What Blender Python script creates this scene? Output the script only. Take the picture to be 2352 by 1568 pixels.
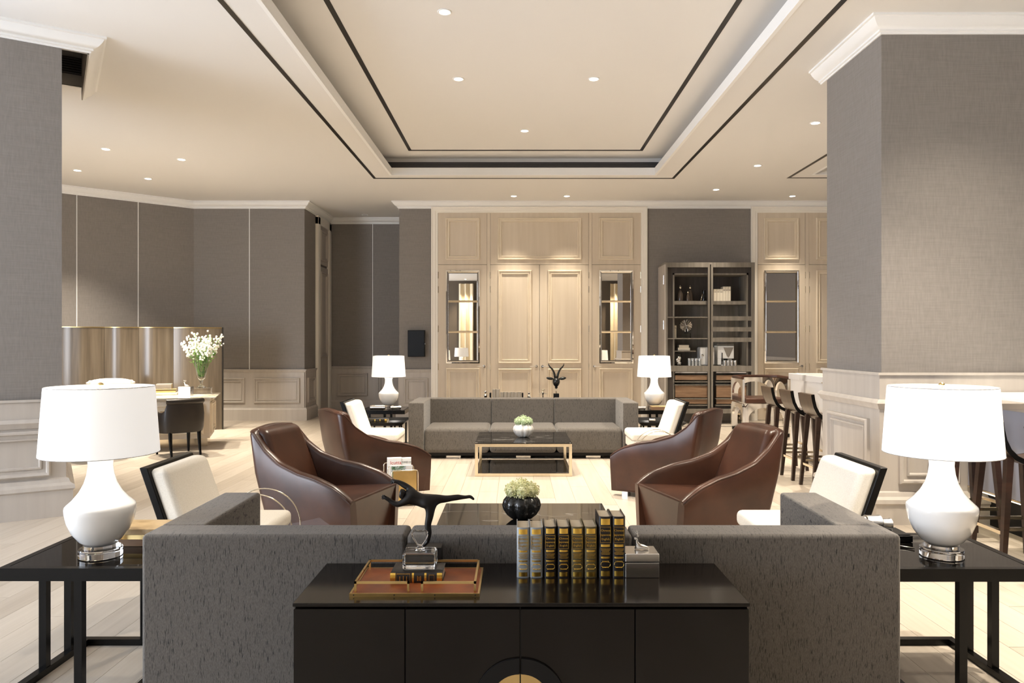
import bpy, math, random
from mathutils import Vector, Matrix
from mathutils.geometry import tessellate_polygon
random.seed(7)
PI = math.pi
for o in list(bpy.data.objects): bpy.data.objects.remove(o)
SC = bpy.context.scene
COL = SC.collection

# ------------------------------------------------------------------ camera
FPX = 1700.0
cam = bpy.data.cameras.new('camera'); cam_o = bpy.data.objects.new('camera', cam); COL.objects.link(cam_o)
cam.sensor_width = 36.0; cam.lens = 36.0 * FPX / 2352.0
cam.shift_x = -10 / 2352.0; cam.shift_y = 1 / 2352.0
cam.clip_start = 0.05; cam.clip_end = 100
cam_o.location = (0, 0, 1.45); cam_o.rotation_euler = (PI / 2, 0, 0)
SC.camera = cam_o
# ------------------------------------------------------------------ world, daylight, exposure
W = bpy.data.worlds.new('world'); SC.world = W; W.use_nodes = True
W.node_tree.nodes['Background'].inputs[0].default_value = (0.75, 0.85, 1.0, 1)
W.node_tree.nodes['Background'].inputs[1].default_value = 0.35
SC.view_settings.view_transform = 'Standard'; SC.view_settings.look = 'None'
SC.view_settings.gamma = 1.0; SC.view_settings.use_curve_mapping = False
SC.view_settings.exposure = 0.6
WARM = (1.0, 0.885, 0.725)
def area(name, loc, rot, sx, sy, power, colr):
    l = bpy.data.lights.new(name, 'AREA'); l.shape = 'RECTANGLE'; l.size = sx; l.size_y = sy
    l.energy = power; l.color = colr
    o = bpy.data.objects.new(name, l); COL.objects.link(o); o.location = loc; o.rotation_euler = rot
    return o
DAY = (0.80, 0.88, 1.0)
area('daylight_side_window', (-8.85, 1.2, 1.95), (0, -PI / 2, 0), 3.3, 6.6, 680, DAY)      # in the opening of window_1
area('daylight_rear_window', (-5.6, -3.85, 1.95), (PI / 2, 0, 0), 4.0, 3.3, 60, DAY)    # in the opening of window_2
SPOT_W = 400.0

# ------------------------------------------------------------------ materials
def nd(nt, typ, **kw):
    n = nt.nodes.new(typ)
    for k, v in kw.items(): setattr(n, k, v)
    return n
def mat(name, col, rough=0.5, metal=0.0, **kw):
    m = bpy.data.materials.new(name); m.use_nodes = True
    b = m.node_tree.nodes['Principled BSDF']
    b.inputs['Base Color'].default_value = (*col, 1); b.inputs['Roughness'].default_value = rough
    b.inputs['Metallic'].default_value = metal
    for k, v in kw.items():
        i = b.inputs[k.replace('_', ' ')]
        i.default_value = v
    return m
def coord(nt, scale, kind='Object'):
    tc = nd(nt, 'ShaderNodeTexCoord'); mp = nd(nt, 'ShaderNodeMapping')
    nt.links.new(tc.outputs[kind], mp.inputs[0]); mp.inputs['Scale'].default_value = scale
    return mp.outputs[0]
def ramp(nt, fac, stops):
    r = nd(nt, 'ShaderNodeValToRGB'); e = r.color_ramp.elements
    while len(e) < len(stops): e.new(0.5)
    for i, (p, c) in enumerate(stops): e[i].position = p; e[i].color = (*c, 1)
    nt.links.new(fac, r.inputs[0]); return r.outputs[0]
def noisy(name, stops, scale, rough=0.5, metal=0.0, bump=0.0, detail=4.0, nscale=1.0, kind='Object', **kw):
    m = mat(name, stops[0][1], rough, metal, **kw); nt = m.node_tree; b = nt.nodes['Principled BSDF']
    n = nd(nt, 'ShaderNodeTexNoise'); n.inputs['Scale'].default_value = nscale; n.inputs['Detail'].default_value = detail
    nt.links.new(coord(nt, scale, kind), n.inputs[0])
    nt.links.new(ramp(nt, n.outputs[0], stops), b.inputs['Base Color'])
    if bump:
        bp = nd(nt, 'ShaderNodeBump'); bp.inputs['Strength'].default_value = bump; bp.inputs['Distance'].default_value = 0.01
        nt.links.new(n.outputs[0], bp.inputs['Height']); nt.links.new(bp.outputs[0], b.inputs['Normal'])
    return m
M = {}
M['ceiling'] = mat('ceiling_paint', (0.80, 0.785, 0.765), 0.9)
M['crown'] = mat('crown_paint', (0.90, 0.90, 0.89), 0.55)
M['casing'] = mat('casing_paint', (0.90, 0.86, 0.78), 0.5)
M['linen'] = noisy('grey_linen_wall', [(0.32, (0.170, 0.156, 0.145)), (0.68, (0.245, 0.228, 0.213))], (1.6, 1.6, 160), 0.85, 0, 0.12, 5, 1.0, 'Generated')
def linen():
    m = mat('grey_linen_wall', (0.2, 0.19, 0.18), 0.8); nt = m.node_tree; b = nt.nodes['Principled BSDF']
    n1 = nd(nt, 'ShaderNodeTexNoise'); n1.inputs['Scale'].default_value = 1; n1.inputs['Detail'].default_value = 3
    g = nd(nt, 'ShaderNodeNewGeometry'); mp = nd(nt, 'ShaderNodeMapping'); nt.links.new(g.outputs['Position'], mp.inputs[0]); mp.inputs['Scale'].default_value = (5, 5, 160)
    nt.links.new(mp.outputs[0], n1.inputs[0])
    n2 = nd(nt, 'ShaderNodeTexNoise'); n2.inputs['Scale'].default_value = 1; n2.inputs['Detail'].default_value = 2
    mp2 = nd(nt, 'ShaderNodeMapping'); nt.links.new(g.outputs['Position'], mp2.inputs[0]); mp2.inputs['Scale'].default_value = (90, 90, 12)
    nt.links.new(mp2.outputs[0], n2.inputs[0])
    ad = nd(nt, 'ShaderNodeMath', operation='ADD'); nt.links.new(n1.outputs[0], ad.inputs[0]); nt.links.new(n2.outputs[0], ad.inputs[1])
    ml = nd(nt, 'ShaderNodeMath', operation='MULTIPLY'); nt.links.new(ad.outputs[0], ml.inputs[0]); ml.inputs[1].default_value = 0.5
    nt.links.new(ramp(nt, ml.outputs[0], [(0.30, (0.208, 0.188, 0.172)), (0.70, (0.264, 0.240, 0.221))]), b.inputs['Base Color'])
    bp = nd(nt, 'ShaderNodeBump'); bp.inputs['Strength'].default_value = 0.15; bp.inputs['Distance'].default_value = 0.004
    nt.links.new(ml.outputs[0], bp.inputs['Height']); nt.links.new(bp.outputs[0], b.inputs['Normal'])
    return m
M['linen'] = linen()
def wood(name, c0, c1, scale, rough=0.45, bump=0.05, **kw):
    return noisy(name, [(0.3, c0), (0.72, c1)], scale, rough, 0, bump, 5, 1.0, 'Object', **kw)
M['oak'] = wood('bleached_oak', (0.64, 0.545, 0.425), (0.70, 0.605, 0.485), (14, 14, 0.8), 0.45, 0.03)
M['oak_trim'] = wood('bleached_oak_lit_moulding', (0.76, 0.66, 0.51), (0.80, 0.70, 0.555), (6, 6, 6), 0.42, 0.02)  # lightened past the oak: lit relief of the mouldings put into the colour
M['wains'] = wood('limed_oak_wainscot', (0.47, 0.425, 0.38), (0.53, 0.485, 0.435), (14, 14, 1.0), 0.5, 0.03)
M['greywood'] = wood('grey_stained_oak', (0.16, 0.14, 0.115), (0.25, 0.225, 0.19), (20, 20, 1.5), 0.5, 0.05)
M['greywood_dark'] = wood('dark_case_interior', (0.055, 0.045, 0.038), (0.085, 0.07, 0.06), (20, 20, 1.5), 0.55, 0.03)
M['walnut'] = wood('walnut_panel', (0.20, 0.115, 0.065), (0.33, 0.205, 0.12), (4, 4, 26), 0.45, 0.04)
M['screenwood'] = wood('glossy_smoked_veneer', (0.080, 0.062, 0.044), (0.165, 0.132, 0.094), (14, 14, 0.7), 0.18, 0.01)
M['black'] = mat('black_lacquer', (0.004, 0.0037, 0.0035), 0.25, 0, Specular_IOR_Level=0.22)
M['blackmatte'] = mat('black_matte', (0.007, 0.0065, 0.0065), 0.45, 0, Specular_IOR_Level=0.25)
M['sideboard'] = mat('dark_bronze_lacquer', (0.0065, 0.0048, 0.0038), 0.16, 0, Specular_IOR_Level=0.30)
M['darkglass'] = mat('black_glass', (0.004, 0.0035, 0.003), 0.03, 0, Specular_IOR_Level=0.35)
M['brass'] = noisy('brushed_brass', [(0.3, (0.62, 0.44, 0.18)), (0.7, (0.78, 0.58, 0.27))], (6, 6, 6), 0.28, 1.0)
M['gold'] = mat('gilt', (0.85, 0.56, 0.12), 0.26, 1.0)
M['champ'] = mat('champagne_steel', (0.80, 0.71, 0.56), 0.16, 1.0)
M['chrome'] = mat('chrome', (0.86, 0.84, 0.81), 0.05, 1.0)
M['silver'] = mat('satin_silver', (0.80, 0.78, 0.75), 0.22, 1.0)
M['mirror'] = mat('mirror_glass', (0.80, 0.74, 0.66), 0.01, 1.0)
M['darkslot'] = mat('dark_slot', (0.016, 0.013, 0.010), 0.35)
M['grille'] = mat('dark_grille', (0.045, 0.042, 0.042), 0.4, 0.3)
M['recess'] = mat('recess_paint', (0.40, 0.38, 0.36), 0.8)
def sofa_mat():
    m = mat('slubbed_grey_upholstery', (0.2, 0.18, 0.16), 0.9); nt = m.node_tree; b = nt.nodes['Principled BSDF']
    g = nd(nt, 'ShaderNodeNewGeometry')
    def nz(sc, det):
        mp = nd(nt, 'ShaderNodeMapping'); nt.links.new(g.outputs['Position'], mp.inputs[0]); mp.inputs['Scale'].default_value = sc
        n = nd(nt, 'ShaderNodeTexNoise'); n.inputs['Scale'].default_value = 1; n.inputs['Detail'].default_value = det
        nt.links.new(mp.outputs[0], n.inputs[0]); return n.outputs[0]
    base = ramp(nt, nz((1000, 110, 110), 2), [(0.3, (0.064, 0.056, 0.048)), (0.7, (0.148, 0.130, 0.112))])
    sl = ramp(nt, nz((330, 30, 30), 3), [(0.585, (0, 0, 0)), (0.66, (1, 1, 1))])
    mx = nd(nt, 'ShaderNodeMix', data_type='RGBA'); nt.links.new(sl, mx.inputs[0]); nt.links.new(base, mx.inputs[6])
    mx.inputs[7].default_value = (0.022, 0.019, 0.018, 1)
    nt.links.new(mx.outputs[2], b.inputs['Base Color'])
    bp = nd(nt, 'ShaderNodeBump'); bp.inputs['Strength'].default_value = 0.35; bp.inputs['Distance'].default_value = 0.003
    nt.links.new(nz((1000, 110, 110), 2), bp.inputs['Height']); nt.links.new(bp.outputs[0], b.inputs['Normal'])
    b.inputs['Sheen Weight'].default_value = 0.15
    return m
M['sofa'] = sofa_mat()
def leather(name, c0, c1, rough):
    m = noisy(name, [(0.3, c0), (0.7, c1)], (3, 3, 3), rough, 0, 0, 4)
    nt = m.node_tree; b = nt.nodes['Principled BSDF']
    v = nd(nt, 'ShaderNodeTexVoronoi'); v.inputs['Scale'].default_value = 260
    tc = nd(nt, 'ShaderNodeTexCoord'); nt.links.new(tc.outputs['Object'], v.inputs['Vector'])
    bp = nd(nt, 'ShaderNodeBump'); bp.inputs['Strength'].default_value = 0.06; bp.inputs['Distance'].default_value = 0.002
    b.inputs['Specular IOR Level'].default_value = 0.42; nt.links.new(v.outputs['Distance'], bp.inputs['Height']); nt.links.new(bp.outputs[0], b.inputs['Normal'])
    return m
M['leather'] = leather('brown_leather', (0.030, 0.0115, 0.0065), (0.078, 0.030, 0.016), 0.31)
M['leather_dark'] = leather('black_leather', (0.018, 0.013, 0.010), (0.030, 0.022, 0.016), 0.38)
M['tray_leather'] = noisy('cognac_hide', [(0.3, (0.14, 0.036, 0.013)), (0.7, (0.32, 0.088, 0.026))], (9, 9, 9), 0.4, 0, 0.1)
M['cream'] = noisy('cream_linen', [(0.3, (0.72, 0.67, 0.58)), (0.7, (0.82, 0.77, 0.68))], (160, 160, 160), 0.85, 0, 0.1)
M['ceramic'] = mat('white_glazed_ceramic', (0.84, 0.83, 0.81), 0.12, 0, Coat_Weight=0.5, Coat_Roughness=0.05)
M['blackceramic'] = mat('black_glazed_ceramic', (0.012, 0.012, 0.011), 0.16)
M['crystal'] = mat('crystal', (1, 1, 1), 0.0, 0, Transmission_Weight=1.0, IOR=1.5)
M['glass'] = mat('clear_glass', (0.95, 1, 0.98), 0.0, 0, Transmission_Weight=1.0, IOR=1.2)
def shade_mat():
    m = mat('lit_lamp_shade', (0.92, 0.91, 0.88), 0.9); b = m.node_tree.nodes['Principled BSDF']
    b.inputs['Emission Color'].default_value = (1.0, 0.985, 0.97, 1); b.inputs['Emission Strength'].default_value = 0.32
    return m
M['shade'] = shade_mat()
M['shade_edge'] = mat('shade_binding', (0.35, 0.33, 0.31), 0.8)
M['bulb'] = mat('downlight_lens', (1, 1, 1), 0.5); b_ = M['bulb'].node_tree.nodes['Principled BSDF']
b_.inputs['Emission Color'].default_value = (1, 0.93, 0.80, 1); b_.inputs['Emission Strength'].default_value = 14
M['undercounter'] = mat('lit_strip', (1, 1, 1), 0.5); b_ = M['undercounter'].node_tree.nodes['Principled BSDF']
b_.inputs['Emission Color'].default_value = (1, 0.85, 0.55, 1); b_.inputs['Emission Strength'].default_value = 5
def marble(name, base, vein, rough, sc, w=0.035, kind='Object'):
    m = mat(name, base, rough); nt = m.node_tree; b = nt.nodes['Principled BSDF']
    n = nd(nt, 'ShaderNodeTexNoise'); n.inputs['Scale'].default_value = 1; n.inputs['Detail'].default_value = 3
    nt.links.new(coord(nt, sc, kind), n.inputs[0])
    a = nd(nt, 'ShaderNodeMath', operation='SUBTRACT'); nt.links.new(n.outputs[0], a.inputs[0]); a.inputs[1].default_value = 0.5
    ab = nd(nt, 'ShaderNodeMath', operation='ABSOLUTE'); nt.links.new(a.outputs[0], ab.inputs[0])
    nt.links.new(ramp(nt, ab.outputs[0], [(0.0, vein), (w, base)]), b.inputs['Base Color'])
    return m
M['blackmarble'] = marble('black_veined_marble', (0.012, 0.011, 0.010), (0.22, 0.21, 0.20), 0.045, (0.9, 2.6, 1), 0.006)
M['whitemarble'] = marble('white_veined_marble', (0.80, 0.78, 0.76), (0.40, 0.37, 0.35), 0.15, (1.6, 1.6, 0.9), 0.05)
M['pages'] = noisy('page_edges', [(0.3, (0.42, 0.35, 0.25)), (0.7, (0.52, 0.44, 0.33))], (8, 400, 8), 0.8)
M['book_black'] = mat('black_book_cloth', (0.012, 0.009, 0.008), 0.35)
M['book_grey'] = mat('silver_grey_book_cloth', (0.33, 0.36, 0.38), 0.4, 0.3)
M['book_olive'] = mat('olive_brown_book_cloth', (0.10, 0.075, 0.030), 0.35)
M['book_cream'] = mat('cream_book_cloth', (0.72, 0.66, 0.54), 0.7)
M['book_taupe'] = mat('taupe_book_cloth', (0.30, 0.26, 0.21), 0.7)
M['bronze'] = mat('dark_bronze', (0.008, 0.006, 0.005), 0.40, 0.0, Specular_IOR_Level=0.3)
M['ebony'] = wood('dark_wenge', (0.020, 0.009, 0.006), (0.045, 0.020, 0.012), (4, 4, 30), 0.35, 0.02)
M['stoolback'] = wood('brown_bentwood', (0.050, 0.030, 0.018), (0.095, 0.058, 0.034), (4, 40, 4), 0.28, 0.02)
M['white'] = mat('white_enamel', (0.85, 0.85, 0.84), 0.3)
M['paper'] = mat('newsprint', (0.78, 0.76, 0.72), 0.9)
M['redink'] = mat('red_ink', (0.55, 0.04, 0.03), 0.8)
M['blackink'] = mat('black_ink', (0.02, 0.02, 0.02), 0.8)
M['photo'] = noisy('printed_cover_photo', [(0.35, (0.03, 0.09, 0.05)), (0.5, (0.12, 0.22, 0.10)), (0.62, (0.50, 0.55, 0.56))], (60, 60, 60), 0.4)
M['floret'] = noisy('cream_florets', [(0.3, (0.50, 0.50, 0.20)), (0.7, (0.78, 0.76, 0.50))], (40, 40, 40), 0.8)
M['greenfloret'] = noisy('pale_green_florets', [(0.3, (0.26, 0.36, 0.19)), (0.7, (0.52, 0.60, 0.40))], (40, 40, 40), 0.8)
M['blossom'] = mat('white_blossom', (0.95, 0.94, 0.88), 0.7)
M['leaf'] = noisy('green_leaf', [(0.3, (0.05, 0.16, 0.03)), (0.7, (0.22, 0.42, 0.08))], (20, 20, 20), 0.5)
M['darkleaf'] = mat('submerged_leaf', (0.02, 0.09, 0.05), 0.5)
M['curtain'] = noisy('cream_curtain', [(0.3, (0.72, 0.62, 0.44)), (0.7, (0.82, 0.73, 0.56))], (30, 30, 2), 0.9)
M['brownpanel'] = mat('smoked_wall_panel', (0.10, 0.078, 0.055), 0.6)
M['greypanel'] = mat('grey_bar_panel', (0.30, 0.30, 0.34), 0.45)
def floor_mat():
    m = mat('pale_oak_plank', (0.6, 0.5, 0.4), 0.38); nt = m.node_tree; b = nt.nodes['Principled BSDF']
    g = nd(nt, 'ShaderNodeNewGeometry'); oi = nd(nt, 'ShaderNodeAttribute'); oi.attribute_name = 'plank'
    at2 = nd(nt, 'ShaderNodeObjectInfo')
    mp = nd(nt, 'ShaderNodeMapping'); nt.links.new(g.outputs['Position'], mp.inputs[0]); mp.inputs['Scale'].default_value = (26, 1.3, 1)
    n = nd(nt, 'ShaderNodeTexNoise'); n.inputs['Scale'].default_value = 1; n.inputs['Detail'].default_value = 6; nt.links.new(mp.outputs[0], n.inputs[0])
    n.inputs['Distortion'].default_value = 0.6
    # plank id from the position: column and row
    sx = nd(nt, 'ShaderNodeSeparateXYZ'); nt.links.new(g.outputs['Position'], sx.inputs[0])
    def mth(op, a, bb=None):
        k = nd(nt, 'ShaderNodeMath', operation=op)
        for i, v in enumerate((a, bb)):
            if v is None: continue
            if isinstance(v, (int, float)): k.inputs[i].default_value = v
            else: nt.links.new(v, k.inputs[i])
        return k.outputs[0]
    c = mth('FLOOR', mth('DIVIDE', mth('ADD', sx.outputs[0], 90.0), 0.18))
    off = mth('MULTIPLY', mth('FRACT', mth('MULTIPLY', c, 0.377)), 2.2)
    r = mth('FLOOR', mth('DIVIDE', mth('ADD', mth('ADD', sx.outputs[1], 22.0), off), 2.2))
    cx = nd(nt, 'ShaderNodeCombineXYZ'); nt.links.new(c, cx.inputs[0]); nt.links.new(r, cx.inputs[1])
    wn = nd(nt, 'ShaderNodeTexWhiteNoise'); nt.links.new(cx.outputs[0], wn.inputs[0])
    f = mth('ADD', mth('MULTIPLY', n.outputs[0], 0.65), mth('MULTIPLY', wn.outputs[0], 0.35))
    nt.links.new(ramp(nt, f, [(0.25, (0.42, 0.36, 0.29)), (0.5, (0.50, 0.435, 0.36)), (0.75, (0.56, 0.495, 0.415))]), b.inputs['Base Color'])
    bp = nd(nt, 'ShaderNodeBump'); bp.inputs['Strength'].default_value = 0.08; bp.inputs['Distance'].default_value = 0.003
    nt.links.new(n.outputs[0], bp.inputs['Height']); nt.links.new(bp.outputs[0], b.inputs['Normal'])
    return m
M['floor'] = floor_mat()

# ------------------------------------------------------------------ mesh helpers
class MB:
    def __init__(s): s.v = []; s.f = []
    def add(s, vs, fs):
        o = len(s.v); s.v += [tuple(p) for p in vs]; s.f += [tuple(i + o for i in f) for f in fs]; return s
    def box(s, x0, x1, y0, y1, z0, z1):
        x0, x1 = min(x0, x1), max(x0, x1); y0, y1 = min(y0, y1), max(y0, y1); z0, z1 = min(z0, z1), max(z0, z1)
        return s.add([(x0, y0, z0), (x1, y0, z0), (x1, y1, z0), (x0, y1, z0), (x0, y0, z1), (x1, y0, z1), (x1, y1, z1), (x0, y1, z1)],
                     [(0, 3, 2, 1), (4, 5, 6, 7), (0, 1, 5, 4), (1, 2, 6, 5), (2, 3, 7, 6), (3, 0, 4, 7)])
    def hexa(s, b, t):        # four bottom points and four top points, counter-clockwise from above
        return s.add(list(b) + list(t), [(3, 2, 1, 0), (4, 5, 6, 7), (0, 1, 5, 4), (1, 2, 6, 5), (2, 3, 7, 6), (3, 0, 4, 7)])
    def prism(s, poly, a, b, plane='xy'):   # extrude a 2D polygon
        n = len(poly)
        ar = sum(poly[i][0] * poly[(i + 1) % n][1] - poly[(i + 1) % n][0] * poly[i][1] for i in range(n))
        if ar < 0: poly = poly[::-1]
        if plane == 'xy': P = lambda p, h: (p[0], p[1], h)
        elif plane == 'xz': P = lambda p, h: (p[0], -h, p[1])
        else: P = lambda p, h: (h, p[0], p[1])
        vs = [P(p, a) for p in poly] + [P(p, b) for p in poly]
        if plane == 'xz': vs = [P(p, -a) for p in poly] + [P(p, -b) for p in poly]
        fs = [tuple(range(n))[::-1], tuple(range(n, 2 * n))] + [(i, (i + 1) % n, (i + 1) % n + n, i + n) for i in range(n)]
        if plane == 'xz': fs = [f[::-1] for f in fs]
        return s.add(vs, fs)
    def lathe(s, prof, n=28, c=(0, 0, 0), cap=True):
        vs = []; fs = []; k = len(prof)
        for r, z in prof:
            for i in range(n):
                a = 2 * PI * i / n; vs.append((c[0] + r * math.cos(a), c[1] + r * math.sin(a), c[2] + z))
        for j in range(k - 1):
            for i in range(n):
                a = j * n + i; b = j * n + (i + 1) % n; fs.append((a, b, b + n, a + n))
        if cap:
            fs.append(tuple(range(n))[::-1]); fs.append(tuple(range((k - 1) * n, k * n)))
        return s.add(vs, fs)
    def tube(s, pts, r, n=8, closed=False):
        P = [Vector(p) for p in pts]; k = len(P); rs = r if isinstance(r, (list, tuple)) else [r] * k
        vs = []; fs = []; ref = None
        for i in range(k):
            if closed: t = P[(i + 1) % k] - P[i - 1]
            else: t = P[min(i + 1, k - 1)] - P[max(i - 1, 0)]
            if t.length < 1e-9: t = Vector((0, 0, 1))
            t.normalize()
            if ref is None:
                ref = Vector((0, 0, 1)) if abs(t.z) < 0.9 else Vector((1, 0, 0))
            u = ref - t * ref.dot(t)
            if u.length < 1e-6: u = t.orthogonal()
            u.normalize(); w = t.cross(u); ref = u
            for j in range(n):
                a = 2 * PI * j / n; vs.append(P[i] + (u * math.cos(a) + w * math.sin(a)) * rs[i])
        m = k if closed else k - 1
        for i in range(m):
            for j in range(n):
                a = i * n + j; b = i * n + (j + 1) % n; c = ((i + 1) % k) * n + (j + 1) % n; d = ((i + 1) % k) * n + j
                fs.append((a, b, c, d))
        if not closed: fs += [tuple(range(n))[::-1], tuple(range((k - 1) * n, k * n))]
        return s.add(vs, fs)
    def ball(s, c, r, n=12, m=8, sc=(1, 1, 1)):
        vs = [(c[0], c[1], c[2] - r * sc[2])]; fs = []
        for j in range(1, m):
            t = PI * j / m
            for i in range(n):
                a = 2 * PI * i / n
                vs.append((c[0] + r * sc[0] * math.sin(t) * math.cos(a), c[1] + r * sc[1] * math.sin(t) * math.sin(a), c[2] - r * sc[2] * math.cos(t)))
        vs.append((c[0], c[1], c[2] + r * sc[2])); L = len(vs) - 1
        for i in range(n):
            fs.append((0, 1 + (i + 1) % n, 1 + i)); fs.append((L, L - n + i, L - n + (i + 1) % n))
        for j in range(m - 2):
            for i in range(n):
                a = 1 + j * n + i; b = 1 + j * n + (i + 1) % n; fs.append((a, b, b + n, a + n))
        return s.add(vs, fs)
    def octa(s, c, r):
        x, y, z = c
        return s.add([(x + r, y, z), (x, y + r, z), (x - r, y, z), (x, y - r, z), (x, y, z + r), (x, y, z - r)],
                     [(0, 1, 4), (1, 2, 4), (2, 3, 4), (3, 0, 4), (1, 0, 5), (2, 1, 5), (3, 2, 5), (0, 3, 5)])
    def xf(s, mtx):
        s.v = [tuple(mtx @ Vector(p)) for p in s.v]; return s
    def build(s, name, m, parent=None, smooth=None, bevel=0, seg=3, loc=None, rot=None, sub=0):
        me = bpy.data.meshes.new(name); me.from_pydata(s.v, [], s.f); me.update()
        o = bpy.data.objects.new(name, me); COL.objects.link(o)
        me.materials.append(M[m] if isinstance(m, str) else m)
        if bevel:
            me.shade_smooth()
            b = o.modifiers.new('bevel', 'BEVEL'); b.width = bevel; b.segments = seg; b.limit_method = 'ANGLE'; b.angle_limit = 0.6; b.harden_normals = True
        elif smooth:
            me.shade_smooth()
            if smooth is not True: me.set_sharp_from_angle(angle=math.radians(smooth))
        if sub:
            k = o.modifiers.new('sub', 'SUBSURF'); k.levels = sub; k.render_levels = sub
        if parent: o.parent = parent
        if loc: o.location = loc
        if rot: o.rotation_euler = rot
        return o
def bx(name, m, x0, x1, y0, y1, z0, z1, parent=None, bevel=0, seg=3):
    return MB().box(x0, x1, y0, y1, z0, z1).build(name, m, parent, bevel=bevel, seg=seg)
def thing(name, label, cat, loc=(0, 0, 0), rotz=0, group=None):
    o = bpy.data.objects.new(name, None); COL.objects.link(o); o.empty_display_size = 0.1
    o.location = loc; o.rotation_euler = (0, 0, rotz); o['label'] = label; o['category'] = cat
    if group: o['group'] = group
    return o
def tag(o, label, cat, group=None):
    o['label'] = label; o['category'] = cat
    if group: o['group'] = group
    return o
def struct(o, label=None):
    o['kind'] = 'structure'
    if label: o['label'] = label
    return o
def semp(name, label=None, loc=(0, 0, 0), rotz=0):
    o = bpy.data.objects.new(name, None); COL.objects.link(o); o.location = loc; o.rotation_euler = (0, 0, rotz); o.empty_display_size = 0.1
    return struct(o, label)
def kids(o): return [c for c in list(bpy.data.objects) if c.parent == o]
def dup(root, loc, rotz=None, label=None, mirror=False):
    def cp(o, par):
        c = o.copy(); COL.objects.link(c); c.parent = par
        for ch in list(o.children): cp(ch, c)
        return c
    r = cp(root, None); r.location = loc
    if rotz is not None: r.rotation_euler = (0, 0, rotz)
    if label: r['label'] = label
    return r
def text_mesh(name, txt, size, m, parent, mtx, extrude=0.0004):
    cu = bpy.data.curves.new(name, 'FONT'); cu.body = txt; cu.size = size; cu.extrude = extrude; cu.align_x = 'CENTER'; cu.align_y = 'CENTER'; cu.resolution_u = 2
    t = bpy.data.objects.new(name, cu); COL.objects.link(t)
    dg = bpy.context.evaluated_depsgraph_get(); me = bpy.data.meshes.new_from_object(t.evaluated_get(dg))
    bpy.data.objects.remove(t); bpy.data.curves.remove(cu)
    me.transform(mtx); me.materials.clear(); me.materials.append(M[m])
    o = bpy.data.objects.new(name, me); COL.objects.link(o); o.parent = parent
    return o
def frame_loft(u0, u1, z0, z1, prof):
    """picture-frame moulding; prof = [(inset, depth)...]; local axes: x along wall, -y out of the wall, z up"""
    mb = MB(); n = len(prof)
    vs = []
    for ins, d in prof:
        vs += [(u0 + ins, -d, z0 + ins), (u1 - ins, -d, z0 + ins), (u1 - ins, -d, z1 - ins), (u0 + ins, -d, z1 - ins)]
    fs = []
    for k in range(n - 1):
        for i in range(4):
            a = k * 4 + i; b = k * 4 + (i + 1) % 4; fs.append((a, b, b + 4, a + 4))
    return mb.add(vs, fs)
PANEL_PROF = [(i_, d_ * 1.5) for i_, d_ in [(0, 0), (0.0, 0.014), (0.010, 0.022), (0.022, 0.020), (0.030, 0.008), (0.052, 0.006), (0.056, 0.014), (0.066, 0.015), (0.072, 0.004), (0.074, 0.0)]]
def sweep(path, prof, z, closed=False):
    """profile (out, dz) swept along an XY path; out is to the right-hand side of the travel direction"""
    P = [Vector((p[0], p[1])) for p in path]; n = len(P); vs = []; fs = []; k = len(prof)
    for i in range(n):
        if closed: a = P[i] - P[i - 1]; b = P[(i + 1) % n] - P[i]
        else:
            a = P[i] - P[i - 1] if i > 0 else P[1] - P[0]; b = P[i + 1] - P[i] if i < n - 1 else a
        a = a.normalized(); b = b.normalized()
        na = Vector((a.y, -a.x)); nb = Vector((b.y, -b.x)); mt = (na + nb); mt = mt / max(0.2, (1 + na.dot(nb)))
        for o, dz in prof: q = P[i] + mt * o; vs.append((q.x, q.y, z + dz))
    m = n if closed else n - 1
    for i in range(m):
        for j in range(k - 1):
            a = i * k + j; b = ((i + 1) % n) * k + j; fs.append((a, a + 1, b + 1, b))
    mb = MB().add(vs, fs)
    if not closed:
        mb.f.append(tuple(range(k))); mb.f.append(tuple(range((n - 1) * k, n * k))[::-1])
    return mb
CROWN = [(0, 0.0), (0.125, 0.0), (0.125, -0.018), (0.108, -0.022), (0.095, -0.045), (0.070, -0.072), (0.042, -0.088), (0.030, -0.092), (0.030, -0.108), (0.014, -0.112), (0.012, -0.125), (0, -0.125)]
RAIL = [(0, 0), (0.045, 0.0), (0.045, -0.016), (0.034, -0.022), (0.028, -0.045), (0.018, -0.055), (0, -0.055)]
BASE = [(0, 0.235), (0.024, 0.235), (0.030, 0.215), (0.040, 0.200), (0.040, 0.0), (0, 0.0)]

# ================================================================== SETTING
ZC = 4.04; YB = 13.7; YA = 15.5
# ---- floor: bed below, planks on it
fl = bx('floor', 'floor', -9.2, 11.2, -4.2, 16, -0.1, -0.012); struct(fl)
def plank_mesh(L):
    w = 0.0897
    return MB().hexa([(-w, 0.001, 0), (w, 0.001, 0), (w, L - 0.001, 0), (-w, L - 0.001, 0)], [(-w + .0006, 0.002, 0.012), (w - .0006, 0.002, 0.012), (w - .0006, L - 0.002, 0.012), (-w + .0006, L - 0.002, 0.012)])
PL = 2.2; near = []; far = []
for c in range(int((90 - 9.1) / 0.18), int((90 + 11.1) / 0.18)):
    xc = c * 0.18 - 90 + 0.09; off = ((c * 0.377) % 1.0) * PL
    r0 = math.floor((-4.2 + 22 + off) / PL)
    for r in range(r0, r0 + 10):
        y0 = r * PL - 22 - off
        if y0 > 15.9 or y0 + PL < -4.1: continue
        yc = y0 + PL / 2
        vis = yc > 1.6 and abs(xc) < 0.72 * max(yc + 1.0, 0.1)
        hid = abs(xc) < 1.4 and yc < 3.4
        (near if vis and not hid else far).append((yc + (0 if abs(xc) < 5 else 3), xc, y0))
near.sort(); far += near[290:]; near = near[:290]
pm = None
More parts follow.
